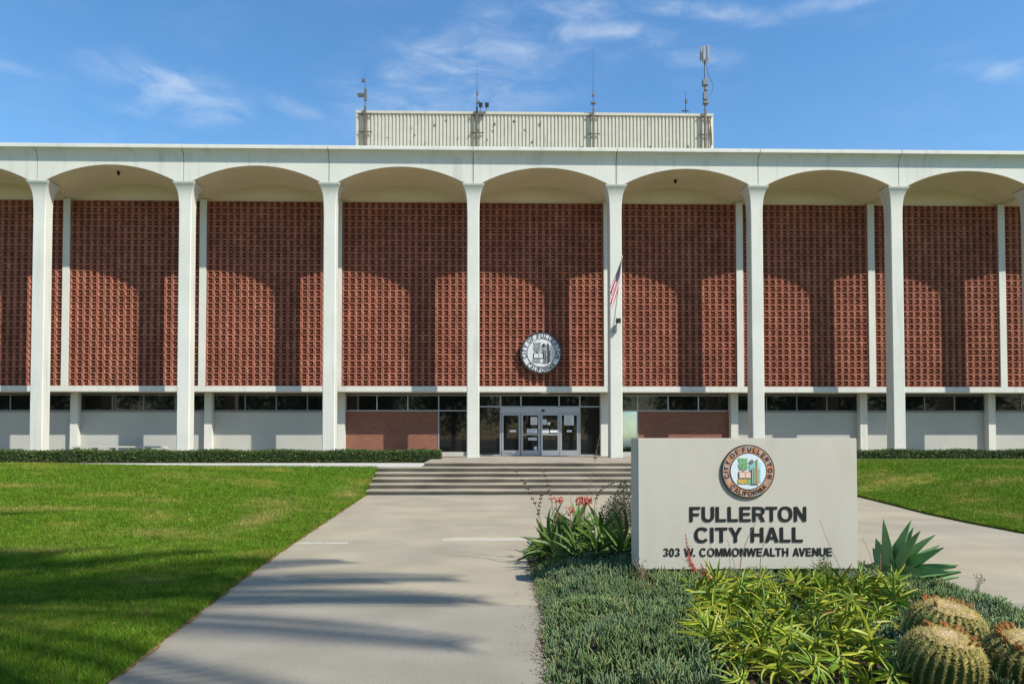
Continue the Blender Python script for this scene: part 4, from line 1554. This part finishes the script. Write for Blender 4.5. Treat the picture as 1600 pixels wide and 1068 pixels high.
strap_leaves = [leaf_mesh("strap_leaf", M['strap'], 0.42, 0.060, c, 0.12, 0.30, 7) for c in (0.15, 0.4, 0.75)]
spots = [(1.18, 8.72, "nearest the walk in the front row"), (1.36, 8.62, "second from the walk in the front row"), (1.60, 8.72, "third from the walk in the front row"),
         (1.86, 8.60, "hard against the sign in the front row"), (1.17, 9.10, "on the walk side just behind the front row"), (1.38, 9.08, "in the dark middle of the clump"),
         (1.68, 9.12, "in the middle of the clump below the red flowers"), (1.98, 9.05, "in the middle of the clump beside the sign"), (1.12, 9.55, "under the leaning dry stalk"),
         (1.45, 9.55, "right under the orange red flowers"), (1.80, 9.60, "below the arching dry stalk"), (1.18, 10.1, "behind the leaning dry stalks"),
         (1.50, 10.2, "behind the orange red flowers"), (1.88, 10.1, "next to the grey shrub"), (1.25, 10.9, "farthest back beside the walk"), (1.68, 11.0, "farthest back beside the grey shrub")]
for i, (x, y, where) in enumerate(spots):
    e = empty("strap_leaf_plant", (x, y, float(bed_z(x, y)[0]) - 0.01),
              "dark green strap-leaved succulent " + where, "succulent", "strap-leaved clump left of the sign")
    e.rotation_euler = (random.uniform(-0.2, 0.1), random.uniform(-0.22, 0.02), random.uniform(0, 6))
    sc = random.uniform(0.9, 1.15) * (1.0 if y < 9 else 1.12)
    e.scale = (sc, sc, sc)
    rosette(e, strap_leaves, random.randint(28, 32), 0.40, 1.42, 0.8, 0.98, upk=0.22, base_r=0.04)

# agave beside the sign
ag_leaves = [leaf_mesh("agave_leaf", M['agave'], 0.60, 0.165, c, 0.20, 0.24, 8, belly=0.5) for c in (-0.12, 0.08, 0.22)]
ag = empty("agave", (4.57, 7.48, 0.13), "big blue green agave with pointed leaves beside the sign corner", "agave")
tip_me = MB().tube([(0.585, 0, -0.01), (0.64, 0, -0.01)], [0.006, 0.001], 5).mesh("tip_spine", M['thorn'])
for i in range(64):
    t = i / 63
    el = 0.06 + 1.40 * t ** 1.15 + random.uniform(-0.06, 0.06)
    az = i * 2.39996
    L = (0.68 - 0.10 * t) * random.uniform(0.9, 1.06)
    if 4.57 + math.cos(az) * math.cos(el) * L < 4.24 and math.sin(az) > -0.6:
        continue
    o = link("leaf", ag_leaves[i % 3], ag)
    o.rotation_mode = 'ZYX'
    o.location = (0.03 * math.cos(az), 0.03 * math.sin(az), 0.14 * t)
    o.rotation_euler = (random.uniform(-0.1, 0.1), -el, az)
    o.scale = (L / 0.60,) * 3


# ---- golden barrel cacti
def barrel(x, y, r, h, label, tilt, farc):
    z0 = float(bed_z(x, y)[0]) - 0.05
    e = empty("barrel_cactus", (x, y, z0), label, "cactus", "golden barrel cacti in the bed")
    e.rotation_euler = tilt
    nr, seg, lat = 27, 27 * 6, 18

    def prof(t):
        # t 0 base .. 1 crown
        a = t * math.pi * 0.97
        rr = r * (math.sin(a) ** 0.72 if 0 < a < math.pi else 0)
        zz = h / 2 - h / 2 * math.cos(a)
        return rr, zz
    V, F = [], []
    for j in range(lat + 1):
        rr, zz = prof(0.04 + 0.95 * j / lat)
        if j == lat:
            rr *= 0.3
        for i in range(seg):
            a = 2 * math.pi * i / seg
            k = 1 - 0.15 * (0.5 - 0.5 * math.cos(a * nr)) ** 0.8
            V.append((rr * k * math.cos(a), rr * k * math.sin(a), zz))
    for j in range(lat):
        for i in range(seg):
            i2 = (i + 1) % seg
            F.append((j * seg + i, j * seg + i2, (j + 1) * seg + i2, (j + 1) * seg + i))
    soup("body", V, F, M['cactus'], e, smooth=True)
    # spines along every rib
    P, T = [], []
    for i in range(nr):
        a = 2 * math.pi * i / nr
        for t in np.linspace(0.14, 0.955, 27):
            rr, zz = prof(t)
            r2, z2 = prof(t + 0.01)
            tang = Vector(((r2 - rr) * math.cos(a), (r2 - rr) * math.sin(a), z2 - zz)).normalized()
            side = Vector((-math.sin(a), math.cos(a), 0))
            nrm = side.cross(tang).normalized()
            c = Vector((rr * math.cos(a), rr * math.sin(a), zz))
            dens = 7 if t < 0.66 else 13
            lat_k = 0.55 if t < 0.66 else 0.95
            for k in range(dens):
                d = (nrm * random.uniform(0.1, 0.6) + tang * random.uniform(-0.9, 0.9) + side * random.uniform(-lat_k, lat_k)).normalized()
                L = random.uniform(0.018, 0.034) if t < 0.66 else random.uniform(0.024, 0.044)
                p = c + tang * random.uniform(-0.008, 0.008)
                u = d.cross(Vector((0.3, 0.5, 0.8))).normalized() * 0.0017
                w = d.cross(u).normalized() * 0.0017
                P += [p + u, p - u * 0.5 + w, p - u * 0.5 - w, p + d * L]
                T += [random.random() * 0.7] * 4
    n4 = len(P) // 4
    f = np.array([(0, 1, 3), (1, 2, 3), (2, 0, 3)])
    F = (f[None] + (np.arange(n4) * 4)[:, None, None]).reshape(-1, 3)
    tag(soup("spines", [tuple(p) for p in P], F, M['spine'], e, tone=T), kind="stuff")
    # woolly crown
    V, F = [], []
    for j in range(6):
        t = 0.855 + 0.115 * j / 5
        rr, zz = prof(t)
        for i in range(48):
            a = 2 * math.pi * i / 48
            V.append((rr * 1.02 * math.cos(a), rr * 1.02 * math.sin(a), zz + 0.004 + random.uniform(-0.008, 0.010)))
    V.append((0, 0, h + 0.004))
    for j in range(5):
        for i in range(48):
            i2 = (i + 1) % 48
            F.append((j * 48 + i, j * 48 + i2, (j + 1) * 48 + i2, (j + 1) * 48 + i))
    mb = MB()
    mb.add(V, F + [(240 + i, 240 + (i + 1) % 48, 288) for i in range(48)])
    link("woolly_crown", mb.mesh("woolly_crown", M['wool'], smooth=180), e)
    # dried flowers round the crown
    for i in range(26):
        a = farc + random.gauss(0, 0.95)
        rr, zz = prof(random.uniform(0.82, 0.91))
        m = MB()
        c = Vector((rr * math.cos(a), rr * math.sin(a), zz))
        d = Vector((0.5 * math.cos(a), 0.5 * math.sin(a), 1)).normalized()
        s = random.uniform(0.009, 0.016)
        m.tube([c, c + d * s * 1.3, c + d * s * 2.6, c + d * s * 3.1], [s * 0.55, s, s * 0.85, s * 0.3], 7)
        for k in range(5):
            b = 2 * math.pi * k / 5
            q = c + d * s * 2.6
            m.tube([q, q + d * s * 1.2 + Vector((math.cos(b), math.sin(b), 0)) * s * 0.9], [s * 0.35, s * 0.05], 4)
        link("dried_flower", m.mesh("dried_flower", M['dryflower']), e)


barrel(*CACTI[0], "golden barrel cactus nearest the viewer, fully ringed with ribs", (0.20, 0.10, 0), 0.9)
barrel(*CACTI[1], "golden barrel cactus standing behind the nearest one", (0.17, 0.12, 0), 0.9)
barrel(*CACTI[2], "golden barrel cactus cut off by the frame edge", (0.20, -0.02, 0), 2.6)


# ---- stalks, flowers, twigs
def stalk(name, pts, r0, r1, m, label, cat, group=None):
    e = empty(name, pts[0], label, cat, group)
    k = len(pts)
    MB().tube(pts, [r0 + (r1 - r0) * i / (k - 1) for i in range(k)], 5).build("stem", m, e)
    return e


def curve(p0, p1, sag=(0, 0, 0), n=7):
    p0, p1, s = Vector(p0), Vector(p1), Vector(sag)
    return [p0.lerp(p1, i / n) + s * math.sin(math.pi * i / n) for i in range(n + 1)]


def pods(e, pts, i0, m, step=1, s=0.014):
    for a, b in zip(pts[i0:-1], pts[i0 + 1:]):
        for t in (0.1, 0.55):
            c = a.lerp(b, t)
            for sd in (-1, 1):
                off = Vector((sd * s * 0.9, random.uniform(-s, s), random.uniform(-s, s) * 0.5))
                q = c + off
                MB().tube([q - Vector((0, 0, s)), q, q + Vector((0, 0, s * 0.9))], [s * 0.35, s * random.uniform(0.6, 0.95), s * 0.25], 6).build("seed_pod", m, e)


dry = [((1.05, 9.5, 0.35), (0.62, 9.6, 1.30), (0.05, 0, 0.05), 3, "dry seed stalk leaning far out over the walk"),
       ((1.18, 9.6, 0.4), (1.03, 9.7, 1.30), (0.04, 0, 0), 4, "upright dry seed stalk with dark pods above the strap leaves"),
       ((0.98, 9.4, 0.3), (1.0, 9.4, 0.98), (-0.05, 0, 0), 4, "short dry seed stalk at the left side of the clump"),
       ((1.6, 9.8, 0.55), (1.86, 9.9, 1.75), (0, 0, 0), 5, "tallest dry seed stalk reaching up before the doors"),
       ((1.75, 9.6, 0.5), (2.02, 9.6, 1.10), (-0.12, 0, 0.12), 3, "dry seed stalk arching towards the sign")]
for p0, p1, sag, i0, lab in dry:
    pts = curve(p0, p1, sag)
    e = stalk("dry_flower_stalk", pts, 0.006, 0.003, M['drystalk'], lab, "flower stalk", "dry stalks left of the sign")
    pods(e, pts, i0, M['pod'])
for (p0, p1, sag, lab) in [((1.58, 9.8, 0.6), (1.98, 9.9, 1.28), (0.0, 0, 0.02), "pale bare twig rising beside the tallest dry stalk"),
                           ((1.45, 9.7, 0.6), (1.38, 9.7, 1.12), (0, 0, 0), "thin bare twig above the orange flowers"),
                           ((1.65, 9.5, 0.4), (1.72, 9.5, 1.12), (0.06, 0, 0), "thin curved twig beside the grey shrub")]:
    stalk("bare_twig", curve(p0, p1, sag), 0.004, 0.002, M['drystalk'], lab, "twig", "bare twigs left of the sign")


def flower_head(c, n, rx, rz, lab):
    e = empty("flower_cluster", c, lab, "flowers", "orange red flower clusters left of the sign")
    m = MB()
    for i in range(n):
        a = random.uniform(0, 2 * math.pi)
        p = Vector(c) + Vector((rx * random.uniform(-1, 1), 0.08 * random.uniform(-1, 1), rz * random.uniform(-0.6, 1)))
        d = Vector((math.cos(a) * 0.6, math.sin(a) * 0.6, -0.7))
        m.tube([p, p + d * 0.02, p + d * 0.042], [0.005, 0.008, 0.004], 5)
    tag(m.build("petals", M['redflower'], e), kind="stuff")
    MB().tube([Vector(c) - Vector((0.0, 0, 0.35)), Vector(c)], [0.008, 0.005], 5).build("stem", M['pinkstalk'], e)


flower_head((1.57, 9.45, 0.86), 85, 0.11, 0.06, "orange red flower cluster at the crest of the strap-leaved clump")
flower_head((1.22, 9.7, 0.86), 26, 0.09, 0.05, "small sparse orange flower cluster left of the main one")
flower_head((1.36, 9.3, 0.74), 20, 0.05, 0.06, "pale orange flower tuft just below the main cluster")


def poker(ctrl, zf, lab, k=1.0):
    pts = []
    ctrl = [Vector(c) for c in ctrl]
    for a, b in zip(ctrl[:-1], ctrl[1:]):
        pts += [a.lerp(b, i / 4) for i in range(4)]
    pts.append(ctrl[-1])
    e = stalk("aloe_flower_spike", pts, 0.007, 0.003, M['pinkstalk'], lab, "flower spike", "red aloe flower spikes before the sign")
    m = MB()
    n = len(pts)
    i0 = zf
    for i in range(i0, n - 1):
        for j in range(8):
            t = (i - i0 + j / 8) / (n - 1 - i0)
            p = pts[i].lerp(pts[i + 1], j / 8)
            a = j * 2.4 + i * 1.3
            L = k * (0.042 * (1 - t) ** 0.8 + 0.006)
            d = Vector((math.cos(a), math.sin(a), 1.6 * t - 1.0)).normalized()
            m.tube([p, p + d * L * 0.5, p + d * L], [0.003, 0.0065 * (1 - 0.6 * t), 0.003], 5)
    tag(m.build("florets", M['redflower'], e), kind="stuff")


poker([(2.52, 6.6, 0.2), (2.36, 6.75, 0.33), (2.25, 6.88, 0.42), (2.20, 6.9, 0.52), (2.17, 6.9, 0.76)], 8, "tall red poker flower spike in front of the sign address")
poker([(2.50, 6.55, 0.22), (2.40, 6.7, 0.33), (2.31, 6.75, 0.40), (2.27, 6.75, 0.50)], 4, "short drooping red flower spike below the taller one", 0.7)

fr = [((2.70, 6.9, 0.2), (2.92, 6.95, 0.93), (-0.07, 0, 0), "reddish bare stem crossing the letter Y of the sign"),
      ((2.72, 6.9, 0.2), (2.60, 6.95, 0.70), (0.0, 0, 0), "thin bare stem leaning left of the reddish one below CITY"),
      ((2.9, 6.85, 0.2), (3.02, 6.95, 0.82), (-0.05, 0, 0), "bare stem rising between the words CITY and HALL"),
      ((3.42, 6.9, 0.2), (3.40, 6.95, 0.60), (0.05, 0, 0), "short bowed stem below the letter T of COMMONWEALTH"),
      ((3.75, 6.7, 0.2), (3.50, 6.9, 0.90), (-0.03, 0, 0), "long thin stem slanting up to the end of FULLERTON"),
      ((2.35, 6.8, 0.25), (2.42, 6.9, 0.66), (-0.03, 0, 0), "thin stem just right of the red poker spike"),
      ((2.62, 6.85, 0.2), (2.60, 6.9, 0.52), (0, 0, 0), "shortest upright stem under the first letters of COMMONWEALTH"),
      ((4.05, 6.95, 0.2), (3.98, 7.0, 0.70), (0.05, 0, 0), "thin stem near the right edge of the sign"),
      ((2.42, 6.75, 0.2), (2.10, 6.85, 0.55), (0.02, 0, 0), "thin stem slanting left towards the number 303"),
      ((4.1, 6.9, 0.2), (4.16, 7.0, 0.55), (0, 0, 0), "reddish stem between the sign corner and the agave")]
for i, (p0, p1, sag, lab) in enumerate(fr):
    thick = i in (0, 2, 9)
    e = stalk("bare_flower_stem", curve(p0, p1, sag), 0.0065 if thick else 0.0035, 0.002, M['pinkstalk'] if i % 3 == 0 else M['drystalk'],
              lab, "flower stem", "bare stems against the sign")


def shrub(name, c, rx, ry, rz, n, m, label, cat, smin, smax):
    e = empty(name, (c[0], c[1], c[2]), label, cat)
    p = RNG.normal(size=(n, 3))
    p /= np.linalg.norm(p, axis=1)[:, None]
    p *= (RNG.random(n) ** 0.45)[:, None]
    p = p * np.array([rx, ry, rz]) + np.array([c[0], c[1], c[2] + rz])
    p[:, 2] += 0.08 * np.sin(p[:, 0] * 21) * rz
    leaf_soup("leaves", p, smin, smax, m, e, (0, -0.3, 0.4), 0.4)
    mb = MB()
    for k in range(9):
        q = Vector((c[0] + rx * 0.7 * random.uniform(-1, 1), c[1] + ry * 0.7 * random.uniform(-1, 1), c[2] + rz * random.uniform(1.1, 1.9)))
        mb.tube([(c[0], c[1], c[2]), Vector(c).lerp(q, 0.5) + Vector((0.02, 0, 0.02)), q], [0.01, 0.006, 0.003], 5)
    mb.build("branches", M['drystalk'], e)
    return e


shrub("grey_shrub", (2.18, 10.4, 0.14), 0.26, 0.30, 0.36, 2200, M['purple'], "dusky purple grey shrub between the strap leaves and the sign", "shrub", 0.012, 0.03)
shrub("grey_shrub", (2.50, 11.2, 0.14), 0.2, 0.25, 0.46, 1200, M['purple'], "taller dusky shrub half hidden by the sign edge", "shrub", 0.012, 0.03)
shrub("small_weed", (3.72, 7.25, 0.17), 0.09, 0.07, 0.16, 260, M['weed'], "small leafy weed under the word AVENUE on the sign", "weed", 0.008, 0.018)
shrub("small_weed", (1.80, 7.25, 0.15), 0.10, 0.08, 0.16, 180, M['weed'], "pale sprawling weed at the lower left corner of the sign", "weed", 0.008, 0.016)


def twiggy(c, h, lab):
    e = empty("seeding_weed", c, lab, "weed", "seeding weeds at the bed edge by the agave")
    m, q = MB(), MB()
    for k in range(6):
        p1 = Vector(c) + Vector((random.uniform(-0.10, 0.12), random.uniform(-0.05, 0.05), h * random.uniform(0.6, 1)))
        m.tube([c, Vector(c).lerp(p1, 0.5) + Vector((0, 0, 0.02)), p1], [0.003, 0.002, 0.0015], 4)
        for j in range(4):
            s = p1 + Vector((random.uniform(-0.03, 0.03), 0, random.uniform(-0.03, 0.03)))
            m.tube([p1, s], [0.0015, 0.001], 4)
            q.tube([s - Vector((0, 0, 0.006)), s, s + Vector((0, 0, 0.006))], [0.002, 0.006, 0.002], 5)
    m.build("stem", M['weed'], e)
    tag(q.build("seed_heads", M['drystalk'], e), kind="stuff")


twiggy((5.05, 6.9, 0.1), 0.26, "taller twiggy weed with dark seed heads at the bed edge")
twiggy((4.85, 7.3, 0.1), 0.20, "small twiggy weed right beside the agave")


# ------------------------------------------------------------------ palms behind the viewpoint whose shade falls on the lawn
def frond_mesh():
    m = MB()
    n = 22
    pts = [Vector((0, 0, 0))]
    L = 5.6
    for i in range(1, n + 1):
        a = -0.10 + 1.0 * (i / n) ** 1.3
        pts.append(pts[-1] + Vector((math.cos(a), 0, -math.sin(a))) * (L / n))
    m.tube(pts, [0.05 * (1 - i / n) + 0.008 for i in range(n + 1)], 4)
    for i in range(6, n * 4):
        t = i / (n * 4)
        k = min(int(t * n), n - 1)
        p = pts[k].lerp(pts[k + 1], t * n - k)
        d = (pts[k + 1] - pts[k]).normalized()
        ll = 0.72 * math.sin(math.pi * (0.18 + 0.72 * t)) + 0.10
        for s in (-1, 1):
            q = p + Vector((d.x * 0.75, s * 0.70, d.z * 0.7 + (0.25 if i % 2 else -0.05))).normalized() * ll
            w = d * 0.024
            mid = p.lerp(q, 0.5)
            m.add([p - w, p + w, mid + w * 1.3, mid - w * 1.3, q], [(0, 1, 2, 3), (3, 2, 4)])
    return m.mesh("frond", M['frond'])


FROND = frond_mesh()


def palm(x, y, h, label, nf=26, seed=1):
    rnd = random.Random(seed)
    e = empty("palm_tree", (x, y, 0), label, "palm tree", "palms standing behind the viewpoint")
    MB().tube([(x, y, -0.1), (x + 0.05, y, h * 0.3), (x, y + 0.05, h * 0.7), (x, y, h)], [0.24, 0.19, 0.16, 0.14], 10).build("trunk", M['bark'], e)
    for i in range(nf):
        f = link("frond", FROND, e)
        f.rotation_mode = 'ZYX'
        f.location = (0, 0, h)
        f.rotation_euler = (0, -rnd.choice((rnd.uniform(-0.15, 0.25), rnd.uniform(-0.5, 0.9))), i * 2.39996 + rnd.uniform(-0.2, 0.2))
        s = rnd.uniform(0.85, 1.15)
        f.scale = (s, s, s)


palm(5.25, -1.65, 15.0, "tall feather palm behind the viewpoint shading the walk", 23, 3)
palm(2.9, -2.2, 20.0, "tallest feather palm behind the viewpoint shading the lawn", 30, 5)


def sky_block_tree(x, y, h, r, label, seed):  # unseen trees, added to cut low sky light and darken window reflections
    rg = np.random.default_rng(seed)
    e = empty("sky_block_tree", (x, y, -0.14), label, "tree", "unseen trees added behind the viewpoint to block low sky")
    MB().tube([(x, y, -0.2), (x + 0.1, y, h * 0.25), (x, y + 0.2, h * 0.45), (x + 0.2, y, h * 0.75)], [0.35, 0.28, 0.22, 0.08], 8).build("trunk", M['bark'], e)
    n = 5200
    blobs = rg.normal(size=(26, 3)) * np.array([r * 0.55, r * 0.55, h * 0.17]) + np.array([x, y, h * 0.62])
    c = blobs[rg.integers(0, 26, n)] + rg.normal(size=(n, 3)) * r * 0.22
    c = c[c[:, 2] > 1.2]
    leaf_soup("crown", c, 0.16, 0.34, M['hedge'], e)


ORD = 'first second third fourth fifth sixth seventh eighth ninth tenth eleventh twelfth thirteenth fourteenth'.split()
for i, (x, y) in enumerate([(-62, -30), (-50, -26), (-40, -33), (-30, -27), (-21, -31), (-12, -26), (-3, -32), (6, -28), (13.5, -33), (29, -30), (38, -26), (47, -32), (57, -28), (68, -31)]):
    sky_block_tree(x, y, 9.5 + (i * 37 % 5), 5.2, ORD[i] + " unseen leafy tree from the west, added behind the viewpoint to block low sky", 100 + i)
